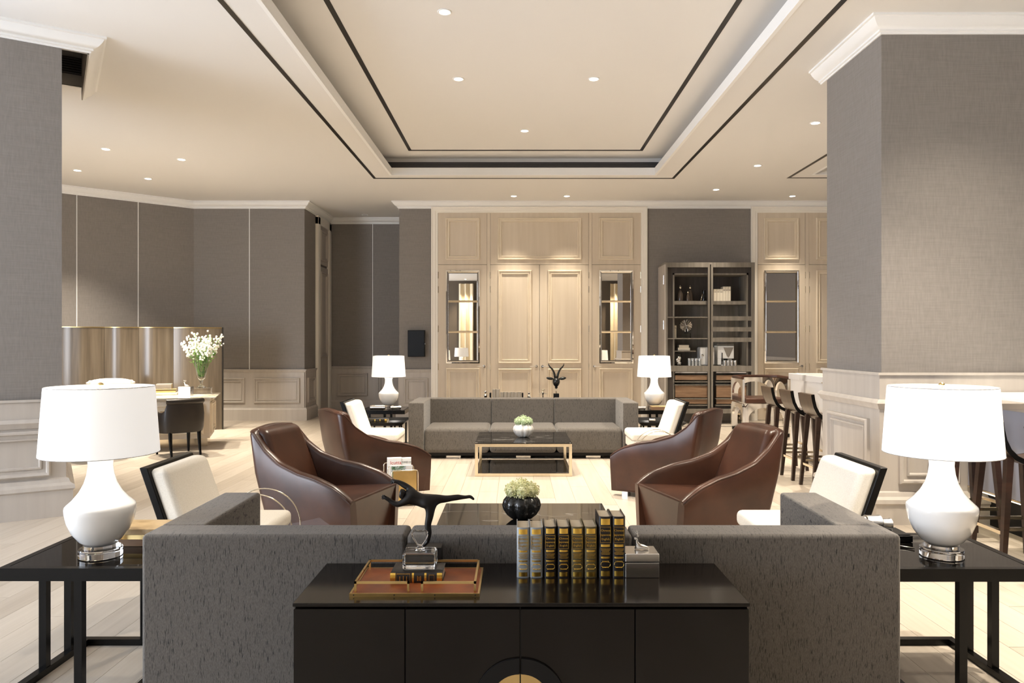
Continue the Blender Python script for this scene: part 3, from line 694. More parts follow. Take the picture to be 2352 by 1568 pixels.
def armchair(label, loc, rotz):
    t = thing('leather_armchair', label, 'armchair', loc, rotz, 'brown leather armchairs')
    # U-shaped shell: plan path at the top edge, from right front round the back to left front
    FX, BX, HF, HB = 0.42, -0.46, 0.375, 0.275
    prof = [(0, .385), (.06, .425), (.16, .472), (.35, .522), (.54, .550), (.75, .606), (.89, .69), (.96, .765), (1, .81)]
    def hz(s):
        for (a, za), (b, zb) in zip(prof, prof[1:]):
            if s <= b: return za + (zb - za) * (s - a) / (b - a)
        return prof[-1][1]
    st = []   # (x, y, nx, ny, z, lean) stations
    ns = 22
    for i in range(ns + 1):
        s = i / ns; x = FX + (BX + 0.06 - FX) * s; y = -(HF + (HB - HF) * s); st.append((x, y, -0.12, -0.99, hz(s * 0.985), s))
    for k in range(1, 5):
        a = k / 5 * PI / 2; st.append((BX + 0.06 - 0.06 * math.sin(a), -(HB - 0.06) - 0.06 * math.cos(a), -math.sin(a), -math.cos(a), 0.81 + 0.012 * k / 5, 1))
    nb = 8
    for i in range(nb + 1):
        u = i / nb; y = -(HB - 0.06) + 2 * (HB - 0.06) * u; st.append((BX - 0.012 * math.sin(PI * u), y, -1, 0, 0.825 + 0.018 * math.sin(PI * u), 1))
    st = st + [(x, -y, nx, -ny, z, s) for x, y, nx, ny, z, s in st[:ns + 5][::-1]]
    th = 0.065; vs = []; n = len(st)
    for x, y, nx, ny, z, s in st:
        L = math.hypot(nx, ny); nx /= L; ny /= L
        lean = 0.13 * (1 if s >= 1 else s ** 2)       # the back rakes outwards towards the top
        def P(o, zz):
            k = (zz - 0.045) / (0.83 - 0.045); dx = lean * (1 - k); ins = 0.05 * (1 - min(1, zz / 0.45))
            return (x - nx * (o + ins) + dx, y - ny * (o + ins), zz)
        r = 0.020
        vs += [P(0, 0.045), P(-0.004, 0.18), P(-0.006, z * 0.6 + 0.03), P(-0.003, z - r * 1.6), P(0.004, z - r * 0.5), P(0.018, z), P(th - 0.018, z + 0.002), P(th - 0.004, z - r * 0.6), P(th, z - r * 1.8), P(th, 0.25), P(th, 0.045)]
    k = 11; fs = []
    for i in range(n - 1):
        for j in range(k - 1): fs.append((i * k + j, (i + 1) * k + j, (i + 1) * k + j + 1, i * k + j + 1))
    fs.append(tuple(range(k))[::-1]); fs.append(tuple(range((n - 1) * k, n * k)))
    fs = [f[::-1] for f in fs]
    sh = MB().add(vs, fs).build('shell', 'leather', t, smooth=50)
    # piping along the outer top edge
    MB().tube([vs[i * k + 4] for i in range(n)], 0.0055, 6).build('piping', 'leather', t, smooth=True)
    # seat block with front apron
    sv_b = [(-0.26, -0.26, 0.05), (FX - 0.045, -HF + 0.045, 0.05), (FX - 0.045, HF - 0.045, 0.05), (-0.26, 0.26, 0.05)]
    sv_t = [(-0.34, -0.22, 0.345), (FX + 0.008, -HF + 0.004, 0.388), (FX + 0.008, HF - 0.004, 0.388), (-0.34, 0.22, 0.345)]
    MB().hexa(sv_b, sv_t).build('seat', 'leather', t, bevel=0.018, seg=3)
    # back cushion
    MB().hexa([(-0.34, -0.235, 0.30), (-0.13, -0.262, 0.30), (-0.13, 0.262, 0.30), (-0.34, 0.235, 0.30)],
              [(-0.452, -0.225, 0.838), (-0.335, -0.222, 0.818), (-0.335, 0.222, 0.818), (-0.452, 0.225, 0.838)]).build('back_cushion', 'leather', t, bevel=0.045, seg=5)
    for sx, sy in ((0.30, 0.27), (0.30, -0.27), (-0.24, 0.2), (-0.24, -0.2)):
        bx('foot', 'silver', sx - 0.03, sx + 0.03, sy - 0.03, sy + 0.03, 0, 0.055, t)
    return t
def place(fx, fy, ang):   # centre position from the centre of the front edge
    a = math.radians(ang); return (fx - 0.42 * math.cos(a), fy - 0.42 * math.sin(a), 0)
AC = armchair('brown leather armchair on the near left, next to the cream chair', place(-1.00, 5.27, -17), math.radians(-17))
dup(AC, place(1.01, 5.27, 197), math.radians(197), 'brown leather armchair on the near right, in front of the bar stools')
dup(AC, place(-1.02, 7.28, 36), math.radians(36), 'brown leather armchair on the far left, behind the magazine rack')
dup(AC, place(1.10, 7.28, 144), math.radians(144), 'brown leather armchair on the far right, beside the round wire rack')

def slipper(label, loc, rotz):
    t = thing('side_chair', label, 'chair', loc, rotz, 'cream chairs with black backs')
    # seat pad and upholstered base
    bx('seat', 'cream', -0.24, 0.26, -0.28, 0.28, 0.335, 0.43, t, bevel=0.035, seg=4)
    bx('seat_base', 'cream', -0.22, 0.245, -0.275, 0.275, 0.23, 0.337, t, bevel=0.015)
    a = 0.27
    def lean(z): return -0.215 - (z - 0.36) * 0.345
    MB().hexa([(lean(.34) , -a, .34), (lean(.34) + .10, -a, .34), (lean(.34) + .10, a, .34), (lean(.34), a, .34)],
              [(lean(.765), -a, .765), (lean(.765) + .10, -a, .765), (lean(.765) + .10, a, .765), (lean(.765), a, .765)]).build('back_pad', 'cream', t, bevel=0.035, seg=4)
    a = 0.283
    MB().hexa([(lean(.20) - .035, -a, .20), (lean(.20) + .008, -a, .20), (lean(.20) + .008, a, .20), (lean(.20) - .035, a, .20)],
              [(lean(.775) - .035, -a, .775), (lean(.775) + .008, -a, .775), (lean(.775) + .008, a, .775), (lean(.775) - .035, a, .775)]).build('back_panel', 'black', t, bevel=0.006)
    bx('seat_rail', 'black', -0.20, 0.25, -0.28, 0.28, 0.19, 0.235, t, bevel=0.005)
    for sx in (0.215, -0.19):
        for sy in (-0.25, 0.25):
            bx('leg', 'black', sx - 0.02, sx + 0.02, sy - 0.02, sy + 0.02, 0, 0.2, t)
    return t
SCH = slipper('cream upholstered chair with black back, near left beside the lamp table', (-1.63, 4.25, 0), 0)
dup(SCH, (1.60, 4.25, 0), PI, 'white upholstered chair with black back, near right beside the lamp')
dup(SCH, (-1.59, 8.58, 0), 0, 'cream chair with black back at the far left end of the sofa')
dup(SCH, (1.55, 8.58, 0), PI, 'white chair with black back at the far right end of the sofa')

# ================================================================== TABLES
def coffee_table(label, x0, x1, y0, y1):
    cx, cy = (x0 + x1) / 2, (y0 + y1) / 2; a, b = (x1 - x0) / 2, (y1 - y0) / 2; H = 0.363; w = 0.032
    t = thing('coffee_table', label, 'coffee table', (cx, cy, 0), 0, 'black marble coffee tables')
    bx('marble_top', 'blackmarble', -a, a, -b, b, H - 0.012, H, t, bevel=0.002, seg=1)
    m_ = MB()
    for z0, z1 in ((H - 0.012 - w, H - 0.0125), (0.0, w)):
        m_.box(-a, a, -b, -b + w, z0, z1); m_.box(-a, a, b - w, b, z0, z1); m_.box(-a, -a + w, -b + w, b - w, z0, z1); m_.box(a - w, a, -b + w, b - w, z0, z1)
        m_.build('top_frame' if z0 > .1 else 'base_frame', 'champ', t); m_ = MB()
    for sx in (-1, 1):
        for sy in (-1, 1): bx('leg', 'champ', sx * a, sx * (a - w), sy * b, sy * (b - w), w, H - 0.012 - w, t)
    bx('shelf', 'blackmarble', -a + w, a - w, -b + w, b - w, 0.012, 0.030, t)
    return t
coffee_table('low black marble coffee table in champagne metal frame before the far sofa', -0.446, 0.600, 7.98, 8.93)
coffee_table('black veined marble coffee table just beyond the foreground sofa', -0.475, 0.578, 4.06, 4.99)

def gourd(label, loc, m, n_lobes, fl):
    t = thing('gourd_vase', label, 'vase', loc)
    N = 64; prof = [(0.030, 0.0), (0.062, 0.006), (0.092, 0.030), (0.113, 0.062), (0.120, 0.090), (0.112, 0.120), (0.090, 0.146), (0.066, 0.158), (0.058, 0.160), (0.054, 0.154), (0.052, 0.12)]
    vs = []; fs = []; k = len(prof)
    for j, (r, z) in enumerate(prof):
        for i in range(N):
            a = 2 * PI * i / N + 0.2; c = abs(math.cos(a * n_lobes / 2)); f = 1 - 0.17 * (1 - c ** 0.5) * (1 if 0 < j < k - 2 else 0.25)
            vs.append((r * f * math.cos(a), r * f * math.sin(a), z))
    for j in range(k - 1):
        for i in range(N):
            a = j * N + i; b = j * N + (i + 1) % N; fs.append((a, b, b + N, a + N))
    fs.append(tuple(range(N))[::-1]); fs.append(tuple(range((k - 1) * N, k * N)))
    MB().add(vs, fs).build('vase_body', m, t, smooth=True)
    rnd = random.Random(3); hd = MB()
    heads = [(0.0, 0.0, 0.192, 0.055)] + [(0.062 * math.cos(a), 0.062 * math.sin(a), 0.178, 0.046) for a in (0.3, 1.5, 2.6, 3.7, 4.8, 5.7)]
    for hx, hy, hz_, r in heads:
        hd.ball((hx, hy, hz_), r * 0.86, 10, 6)
        for i in range(230):
            u = rnd.random() * 2 - 0.75; u = max(-0.6, min(1, u)); a = rnd.random() * 2 * PI; q = math.sqrt(1 - u * u); rr = r * (0.82 + 0.34 * rnd.random())
            hd.octa((hx + rr * q * math.cos(a), hy + rr * q * math.sin(a), hz_ + rr * u), 0.0046)
    o = hd.build('flower_heads', fl, t); o['kind'] = 'stuff'
    return t
gourd('white lobed vase with pale green flowers on the far coffee table', (0.08, 8.46, 0.363), 'ceramic', 10, 'greenfloret')
gourd('black lobed vase with cream flowers on the near coffee table', (0.032, 4.54, 0.363), 'blackceramic', 8, 'floret')

# ---- lamp tables
def lamp_table(label, x0, x1, y0, y1, outer, H=0.53):
    cx, cy = (x0 + x1) / 2, (y0 + y1) / 2; a, b = (x1 - x0) / 2, (y1 - y0) / 2
    t = thing('lamp_table', label, 'side table', (cx, cy, 0), 0, 'black glass-topped lamp tables')
    w = 0.03; m_ = MB()
    m_.box(-a, a, -b, -b + w, H - 0.052, H); m_.box(-a, a, b - w, b, H - 0.052, H); m_.box(-a, -a + w, -b + w, b - w, H - 0.052, H); m_.box(a - w, a, -b + w, b - w, H - 0.052, H)
    m_.build('top_frame', 'black', t)
    bx('glass_top', 'darkglass', -a + w, a - w, -b + w, b - w, H - 0.014, H - 0.001, t)
    m_ = MB(); w2 = 0.035
    A, B = a - 0.03, b - 0.0
    m_.box(-A, A, -B, -B + w2, 0, 0.03); m_.box(-A, A, B - w2, B, 0, 0.03); m_.box(-A, -A + w2, -B + w2, B - w2, 0, 0.03); m_.box(A - w2, A, -B + w2, B - w2, 0, 0.03)
    m_.build('base_frame', 'black', t)
    l = 0.016
    for sx, sy in ((outer * (A - l), 0.13), (outer * (A - l), -0.05), (outer * 0.0 - outer * 0.03, -B + l), (-outer * 0.03, B - l)):
        bx('leg', 'black', sx - l, sx + l, sy - l, sy + l, 0.03, H - 0.052, t)
    return t
lamp_table('black square lamp table in the left foreground', -2.11, -1.515, 3.008, 3.57, -1)
lamp_table('black square lamp table in the right foreground', 1.555, 2.13, 3.000, 3.57, 1)

LAMP = None
def table_lamp(label, loc):
    global LAMP
    if LAMP: return dup(LAMP, loc, None, label)
    t = thing('table_lamp', label, 'lamp', loc, 0, 'white ceramic table lamps'); LAMP = t
    MB().lathe([(0.0, 0), (0.084, 0), (0.086, 0.003), (0.086, 0.033), (0.084, 0.036), (0.0, 0.036)], 40, cap=False).build('crystal_foot', 'crystal', t, smooth=30)
    MB().lathe([(0.0, 0.0365), (0.068, 0.0365), (0.068, 0.052), (0.0, 0.052)], 36, cap=False).build('crystal_collar', 'crystal', t, smooth=30)
    pr_ = [(0.0, .053), (0.060, .053), (0.084, .070), (0.112, .108), (0.130, .152), (0.1375, .190), (0.1385, .210), (0.136, .2195), (0.128, .227), (0.108, .246), (0.083, .278), (0.064, .314), (0.053, .352), (0.0485, .388), (0.050, .408), (0.0545, .420), (0.0555, .423), (0.052, .4245), (0.0, .4245)]
    MB().lathe(pr_, 48, cap=False).build('body', 'ceramic', t, smooth=50)
    MB().lathe([(0.0, .4245), (0.03, .4245), (0.03, .430), (0.008, .434), (0.008, .72), (0, .72)], 16, cap=False).build('stem', 'champ', t, smooth=40)
    sh = [(0.2310, .440), (0.2325, .4402), (0.2125, .727), (0.2110, .727), (0.2310, .440)]
    s_ = MB().lathe(sh, 56, cap=False).build('lamp_shade', 'shade', t, smooth=50)
    for r, z in ((0.2318, .4405), (0.2118, .727)):
        MB().tube([(r * math.cos(2 * PI * i / 48), r * math.sin(2 * PI * i / 48), z) for i in range(48)], 0.0016, 5, True).build('shade_binding', 'shade_edge', s_, smooth=True)
    sp = MB()
    for k in range(3):
        a = 2 * PI * k / 3 + 0.5; sp.tube([(0, 0, .715), (0.2115 * math.cos(a), 0.2115 * math.sin(a), .722)], 0.002, 5)
    sp.build('spider', 'champ', t)
    MB().lathe([(0, .718), (0.006, .718), (0.006, .724), (0.0125, .731), (0.0125, .738), (0.006, .744), (0, .745)], 14, cap=False).build('finial', 'brass', t, smooth=50)
    l = bpy.data.lights.new('lamp_bulb', 'POINT'); l.energy = 6; l.color = (1.0, 0.93, 0.84); l.shadow_soft_size = 0.05
    o = bpy.data.objects.new('lamp_bulb', l); COL.objects.link(o); o.parent = t; o.location = (0, 0, 0.58)
    return t
table_lamp('white ceramic lamp with drum shade on the near left table', (-1.792, 3.19, 0.5305))
table_lamp('white ceramic lamp with drum shade on the near right table', (1.833, 3.19, 0.5305))

# far tables: a lamp table with a lower tray table slid under its front
def tray_table(label, x0, x1, y0, y1, H):
    cx, cy = (x0 + x1) / 2, (y0 + y1) / 2; a, b = (x1 - x0) / 2, (y1 - y0) / 2
    t = thing('tray_table', label, 'side table', (cx, cy, 0), 0, 'black nesting tray tables')
    bx('tray_bottom', 'darkglass', -a + .05, a - .05, -b + .05, b - .05, H - 0.045, H - 0.035, t)
    m_ = MB()
    i_ = 0.055; o_ = 0
    def ring(x, y, z): return [(-x, -y, z), (x, -y, z), (x, y, z), (-x, y, z)]
    vs = ring(a - .05, b - .05, H - .045) + ring(a, b, H) + ring(a - .012, b - .012, H) + ring(a - .058, b - .058, H - .036)
    fs = []
    for k in range(3):
        for i in range(4): fs.append((k * 4 + i, k * 4 + (i + 1) % 4, k * 4 + 4 + (i + 1) % 4, k * 4 + 4 + i))
    m_.add(vs, fs).build('tray_rim', 'black', t)
    for sx in (-1, 1):
        for sy in (-1, 1):
            for o2 in (0.07, 0.13):
                X = sx * (a - o2); Y = sy * (b - 0.07); bx('leg', 'black', X - .01, X + .01, Y - .01, Y + .01, 0, H - .045, t)
    return t
lamp_table('black lamp table left of the far sofa', -2.10, -1.50, 9.95, 10.50, -1)
tray_table('low black tray table tucked under the far left lamp table', -2.02, -1.40, 9.25, 9.93, 0.44)
lamp_table('black lamp table right of the far sofa', 1.62, 2.22, 9.95, 10.50, 1)
tray_table('low black tray table tucked under the far right lamp table', 1.53, 2.14, 9.25, 9.93, 0.44)
table_lamp('white ceramic lamp with drum shade left of the far sofa', (-1.76, 10.2, 0.5305))
table_lamp('white ceramic lamp with drum shade right of the far sofa', (1.90, 10.2, 0.5305))

# ================================================================== SIDEBOARDS
def sideboard(label, x0, x1, y0, y1, H, facing):
    cx, cy = (x0 + x1) / 2, (y0 + y1) / 2; a, b = (x1 - x0) / 2, (y1 - y0) / 2
    t = thing('sideboard', label, 'sideboard', (cx, cy, 0), 0 if facing < 0 else PI, 'dark lacquered sideboards')
    bx('carcass', 'sideboard', -a + .004, a - .004, -b + .022, b, 0.05, H - 0.014, t)
    bx('top', 'sideboard', -a, a, -b, b, H - 0.013, H, t, bevel=0.003)
    bx('plinth', 'blackmatte', -a + .04, a - .04, -b + .06, b - .02, 0, 0.05, t)
    ws = [-a + .002] + [q - cx for q in (-0.375, 0.013, 0.40)] + [a - .002]
    for i in range(4):
        bx('door', 'sideboard', ws[i] + 0.002, ws[i + 1] - 0.002, -b, -b + 0.021, 0.055, H - 0.020, t, bevel=0.0015, seg=1)
    c0 = ws[2]
    for s in (-1, 1):      # the ring pull is split between the two middle doors
        pts = [(c0 + s * 0.003 + s * r * math.sin(q), 0.235 + r * math.cos(q)) for r, qs in ((0.152, [PI * i / 24 for i in range(25)]), (0.100, [PI * i / 24 for i in range(24, -1, -1)])) for q in qs]
        MB().prism(pts, -b - 0.010, -b, 'xz').build('ring_pull', 'blackmatte', t, smooth=30)
        pts = [(c0 + s * 0.002 + s * 0.098 * math.sin(PI * i / 24), 0.235 + 0.098 * math.cos(PI * i / 24)) for i in range(25)]
        MB().prism(pts, -b - 0.004, -b, 'xz').build('brass_inlay', 'brass', t)
    return t
sideboard('dark lacquered sideboard in the foreground against the sofa back', -0.755, 0.788, 2.493, 2.945, 0.57, -1)
sideboard('dark lacquered console behind the far sofa', -0.70, 0.86, 10.06, 10.50, 0.57, 1)

# ---- books
def book(label, loc, w, d, h, cloth, spine_text=True, ornate=True, group='gilt-spined books on the near sideboard', rotz=0):
    """upright book; spine faces local -y; origin at bottom centre"""
    t = thing('book', label, 'book', loc, rotz, group)
    a = w / 2; c = 0.0028
    # cover: two boards and a rounded spine
    n = 8; out = [(-a + a * (1 - math.cos(PI * i / n)), -0.010 * math.sin(PI * i / n)) for i in range(n + 1)]
    inn = [(x * (1 - c / a), y + c) for x, y in out]
    MB().prism([(a, d), (a - c, d)] + [(a - c, 0.004)] + [(x, y) for x, y in inn[::-1]][1:-1] + [(-a + c, 0.004), (-a + c, d), (-a, d)] + out, 0, h).build('cover', cloth, t, smooth=40)
    bx('page_block', 'pages', -a + c, a - c, 0.002, d - 0.004, 0.003, h - 0.006, t)
    if ornate:
        def band(z0, z1, nm='gilt_band'):
            vs = []; fs = []
            for i in range(n + 1):
                x, y = out[i]; x *= 0.93
                vs += [(x, y - 0.0006, z0), (x, y - 0.0006, z1)]
            for i in range(n): fs.append((2 * i, 2 * i + 2, 2 * i + 3, 2 * i + 1))
            MB().add(vs, fs).build(nm, 'gold', t, smooth=True)
        for z0, z1 in ((.865, .965), (.505, .545), (.315, .345), (.025, .11)): band(z0 * h, z1 * h)
        # title frame (thin gilt lines) and lettering
        m_ = MB(); zt, zb = .835 * h, .575 * h; fx = a * 0.80; yy = -0.0118
        m_.box(-fx, fx, yy, yy + .0008, zt - .001, zt); m_.box(-fx, fx, yy, yy + .0008, zb, zb + .001); m_.box(-fx, -fx + .0008, yy, yy + .004, zb, zt); m_.box(fx - .0008, fx, yy, yy + .004, zb, zt)
        m_.build('title_frame', 'gold', t)
        if spine_text:
            for i, s in enumerate(('Chinese', 'Japanese', 'English')):
                text_mesh('lettering', s, 0.0105 * w / 0.046, 'gold', t, Matrix.Translation((0, -0.0116, (.775 - .07 * i) * h)) @ Matrix.Rotation(PI / 2, 4, 'X'))
        # printed ornament: small strokes and a cartouche
        m_ = MB(); rr = random.Random(1)
        for i in range(5):
            wd = a * (0.75 - 0.1 * (i % 3)); m_.box(-wd, wd, -0.0112, -0.0104, (.47 - .022 * i) * h, (.478 - .022 * i) * h)
        m_.build('ornament', 'gold', t)
        zc = .22 * h; k = 16; e = [(a * .72 * math.copysign(abs(math.cos(2 * PI * i / k)) ** .6, math.cos(2 * PI * i / k)), -0.0112, zc + .042 * h * math.copysign(abs(math.sin(2 * PI * i / k)) ** .6, math.sin(2 * PI * i / k))) for i in range(k)]
        c_ = MB().tube(e, 0.0005, 4, True)
        for i in range(5):
            q = (i - 2) * a * .22; c_.octa((q, -0.0112, zc + .052 * h), .0022); c_.octa((q, -0.0112, zc - .052 * h), .0022)
        c_.build('cartouche', 'gold', t)
    return t
K = 2.76 / FPX
specs = [(1187, 1216, .187, 'book_grey', 'silver-grey gilt book, first at the left end of the row'), (1217, 1247, .187, 'book_grey', 'silver-grey gilt book, second from the left end of the row'),
         (1250, 1278, .190, 'book_black', 'black gilt book right beside the grey ones'), (1281, 1309, .190, 'book_black', 'black gilt book, fourth from the left in the row'),
         (1312, 1341, .190, 'book_olive', 'olive-brown gilt book, fifth from the left in the row'), (1343, 1372, .190, 'book_olive', 'olive-brown gilt book next to the two tall ones'),
         (1376, 1406, .228, 'book_black', 'tall black gilt book, left one of the tall pair'), (1407, 1437, .228, 'book_black', 'tall black gilt book beside the silver box')]
for x0, x1, h, c_, lb in specs:
    w = (x1 - x0) * K; book(lb, (((x0 + x1) / 2 - 1186) * K, 2.772, 0.57), w, 0.125, h, c_, True)
# ---- silver box with stag
def skin_fig(name, pts, edges, m, parent, sub=2, root=0):
    me = bpy.data.meshes.new(name); me.from_pydata([p[:3] for p in pts], edges, []); me.update()
    o = bpy.data.objects.new(name, me); COL.objects.link(o); o.parent = parent
    me.materials.append(M[m])
    md = o.modifiers.new('skin', 'SKIN'); md.use_smooth_shade = True
    if not me.skin_vertices: bpy.context.view_layer.objects.active = o
    for i, p in enumerate(pts):
        sv = me.skin_vertices[0].data[i]; r = p[3]; sv.radius = (r, r); sv.use_root = (i == root)
    s_ = o.modifiers.new('sub', 'SUBSURF'); s_.levels = sub; s_.render_levels = sub
    return o
def silver_box(label, loc, w, d, h, g=None):
    t = thing('silver_box', label, 'box', loc)
    bx('box_body', 'silver', -w / 2, w / 2, -d / 2, d / 2, 0, h * .62, t, bevel=0.002)
    bx('lid', 'silver', -w / 2 - .001, w / 2 + .001, -d / 2 - .001, d / 2 + .001, h * .645, h, t, bevel=0.004)
    s = w / 0.127
    V = [(.020, 0, .012, .009), (-.005, 0, .013, .010), (-.012, 0, .028, .007), (-.013, 0, .042, .006), (-.024, 0, .044, .0035), (.036, 0, .004, .004), (-.020, .006, .002, .003), (.022, .008, .003, .004)]
    E = [(0, 1), (1, 2), (2, 3), (3, 4), (0, 5), (1, 6), (0, 7)]
    V = [(x * s, y * s, z * s + h, r * s) for x, y, z, r in V]
    st_ = skin_fig('stag_knob', V, E, 'silver', t, 2)
    an = MB()
    for sy in (-1, 1):
        B = Vector((-.011, 0, .046)); p1 = B + Vector((.004, sy * .012, .010)); p2 = p1 + Vector((-.002, sy * .006, .014))
        an.tube([[q * s for q in v[:2]] + [v[2] * s + h] for v in (B, p1, p2)], [.0016 * s, .0014 * s, .0006 * s], 5)
        an.tube([[q * s for q in v[:2]] + [v[2] * s + h] for v in (p1, p1 + Vector((-.010, sy * .002, .010)))], [.0013 * s, .0006 * s], 5)
    o = an.build('antlers', 'silver', st_, smooth=True); o.matrix_parent_inverse = Matrix()
    return t
silver_box('silver lidded box with a stag knob beside the books', (0.47, 2.815, 0.57), 0.126, 0.11, 0.090)
# ---- tray with book and crystal bottle
tr = thing('tray', 'cognac leather tray with brass rails on the near sideboard', 'tray', (-0.352, 2.705, 0.57))
bx('tray_board', 'tray_leather', -0.218, 0.218, -0.142, 0.142, 0.0, 0.010, tr)
for nm, a in (('edge_band', (-0.225, 0.225, -0.149, -0.142)), ('edge_band', (-0.225, 0.225, 0.142, 0.149)), ('edge_band', (-0.225, -0.218, -0.142, 0.142)), ('edge_band', (0.218, 0.225, -0.142, 0.142))):
    e_ = bx(nm, 'brass', a[0], a[1], a[2], a[3], 0, 0.0115, tr)
    if a[3] - a[2] < .01:
        for q in (-0.21, -0.07, 0.07, 0.21): MB().lathe([(0, 0), (.0025, 0), (.002, .001), (0, .0012)], 8, cap=False).xf(Matrix.Translation((q, a[2] if a[2] < 0 else a[3], .006)) @ Matrix.Rotation(PI / 2 if a[2] < 0 else -PI / 2, 4, 'X')).build('rivet', 'darkslot', e_)
r_ = 0.0038; zt = 0.043; X_, Y_ = 0.208, 0.128
def rail(pts): 
    m_ = MB()
    for p, q in zip(pts, pts[1:]):
        x0, x1 = sorted((p[0], q[0])); y0, y1 = sorted((p[1], q[1])); z0, z1 = sorted((p[2], q[2]))
        m_.box(x0 - r_, x1 + r_, y0 - r_, y1 + r_, z0 - r_, z1 + r_)
    return m_.build('rail', 'brass', tr)
rail([(-0.024, -Y_, 0.012), (-0.024, -Y_, zt), (-X_, -Y_, zt), (-X_, 0, zt), (-X_, Y_, zt), (0.0, Y_, zt)]); rail([(0.024, -Y_, 0.012), (0.024, -Y_, zt), (X_, -Y_, zt), (X_, Y_, zt), (0.0, Y_, zt)])
for sx in (-1, 1):
    for sy in (-1, 1): bx('rail_post', 'brass', sx * X_ - r_, sx * X_ + r_, sy * Y_ - r_, sy * Y_ + r_, 0.008, zt, tr)
# book lying on the tray, spine to the front
def flat_book(label, loc, L, d, th, cloth, ornate=False, group=None, rotz=0):
    t = thing('book', label, 'book', loc, rotz, group)
    n = 6; out = [(-0.006 * math.sin(PI * i / n), th * (0.5 - 0.5 * math.cos(PI * i / n))) for i in range(n + 1)]
    c = 0.0025
    MB().prism([(d, 0), (d, c), (0.002, c), (0.002, th - c), (d, th - c), (d, th)] + out[::-1], -L / 2, L / 2, 'yz').build('cover', cloth, t, smooth=40)
    bx('page_block', 'pages', -L / 2 + .003, L / 2 - .003, 0.002, d - .004, c, th - c, t)
    if ornate:
        def band(u0, u1):
            vs = []; fs = []
            for y, z in out: vs += [(u0, y - .0006, z), (u1, y - .0006, z)]
            for i in range(n): fs.append((2 * i, 2 * i + 1, 2 * i + 3, 2 * i + 2))
            MB().add(vs, fs).build('gilt_band', 'gold', t, smooth=True)
        for u0, u1 in ((-.5, -.40), (-.085, -.045), (.155, .195), (.395, .495)): band(u0 * L, u1 * L)
        m_ = MB(); y = -.0072
        for u0, u1, z0, z1 in ((-.385, -.115, .92, .96), (-.385, -.38, .1, .96), (-.12, -.115, .1, .96), (.245, .25, .1, .85), (.34, .345, .1, .85), (.245, .345, .82, .86)): m_.box(u0 * L, u1 * L, y, y + .002, z0 * th, z1 * th)
        for k, u in enumerate((-.32, -.25, -.19, .02, .05, .08)): m_.box(u * L, u * L + .002, y, y + .002, th * .25, th * (.7 + .05 * (k % 2)))
        m_.build('gilt_lines', 'gold', t)
    return t
flat_book('black gilt book lying in the leather tray', (-0.361, 2.674, 0.5801), 0.188, 0.122, 0.036, 'book_black', True)
cb = thing('crystal_bottle', 'square crystal bottle with heart stopper on the lying book', 'bottle', (-0.357, 2.742, 0.6165))
MB().hexa([(-.060, -.048, 0), (.060, -.048, 0), (.060, .048, 0), (-.060, .048, 0)], [(-.060, -.048, .064), (.060, -.048, .064), (.060, .048, .064), (-.060, .048, .064)]).build('bottle_body', 'crystal', cb, bevel=0.010, seg=2)
MB().lathe([(0, .0645), (.020, .0645), (.018, .070), (.010, .073), (.010, .078), (0, .078)], 16, cap=False).build('neck', 'crystal', cb, smooth=30)
hp = [(0.0, .079), (.010, .083), (.026, .106), (.032, .122), (.029, .132), (.018, .139), (.006, .136), (-.006, .136), (-.018, .139), (-.029, .132), (-.032, .122), (-.026, .106), (-.010, .083)]
MB().prism(hp, -.010, .010, 'xz').build('stopper', 'crystal', cb, bevel=0.006, seg=1)
# ---- bronze dancer on a block behind the tray
dn = thing('dancer_sculpture', 'dark bronze dancer balancing on one leg behind the crystal bottle', 'sculpture', (-0.36, 2.895, 0.57))
bx('plinth', 'bronze', -0.07, 0.07, -0.035, 0.04, 0, 0.085, dn, bevel=0.002)
KS = 2.895 / FPX
def D(px, py, dy=0.0, r=3.0): return ((px - 1186) * KS + 0.36, dy, 1.45 - (py - 785) * KS - 0.57, r * KS * 1.22)
V = [D(985, 1150, 0, 12), D(968, 1149, 0, 12.5), D(951, 1142, 0, 14), D(937, 1137, 0, 12), D(930, 1134, -.004, 6),            # pelvis, waist, chest, neck base
     D(924, 1132, -.010, 10), D(917, 1131, -.010, 9),                                                             # head
     D(943, 1126, .016, 7.0), D(925, 1115, .02, 5.8), D(912, 1108, .02, 4.2), D(905, 1104, .02, 3.4),                   # far arm, hand raised
     D(930, 1150, -.018, 7), D(915, 1156, -.02, 5.8), D(903, 1151, -.02, 4.4), D(890, 1140, -.02, 3.4),                  # near arm
     D(990, 1163, -.012, 10), D(988, 1182, -.012, 8), D(983, 1204, -.010, 6.5), D(986, 1222, -.010, 6.2), D(983, 1243, -.010, 3.6), D(972, 1252, -.010, 3.4), D(962, 1254, -.010, 2.4),   # standing leg, foot
     D(1003, 1147, .012, 9.5), D(1024, 1147, .012, 7), D(1036, 1145, .012, 6.2), D(1052, 1143, .012, 5.8), D(1068, 1143, .012, 3.4), D(1080, 1141, .012, 3.6), D(1089, 1149, .012, 2.2)]   # raised leg, foot
E = [(0, 1), (1, 2), (2, 3), (3, 4), (4, 5), (5, 6), (3, 7), (7, 8), (8, 9), (9, 10), (3, 11), (11, 12), (12, 13), (13, 14), (0, 15), (15, 16), (16, 17), (17, 18), (18, 19), (19, 20), (20, 21), (0, 22), (22, 23), (23, 24), (24, 25), (25, 26), (26, 27), (27, 28)]
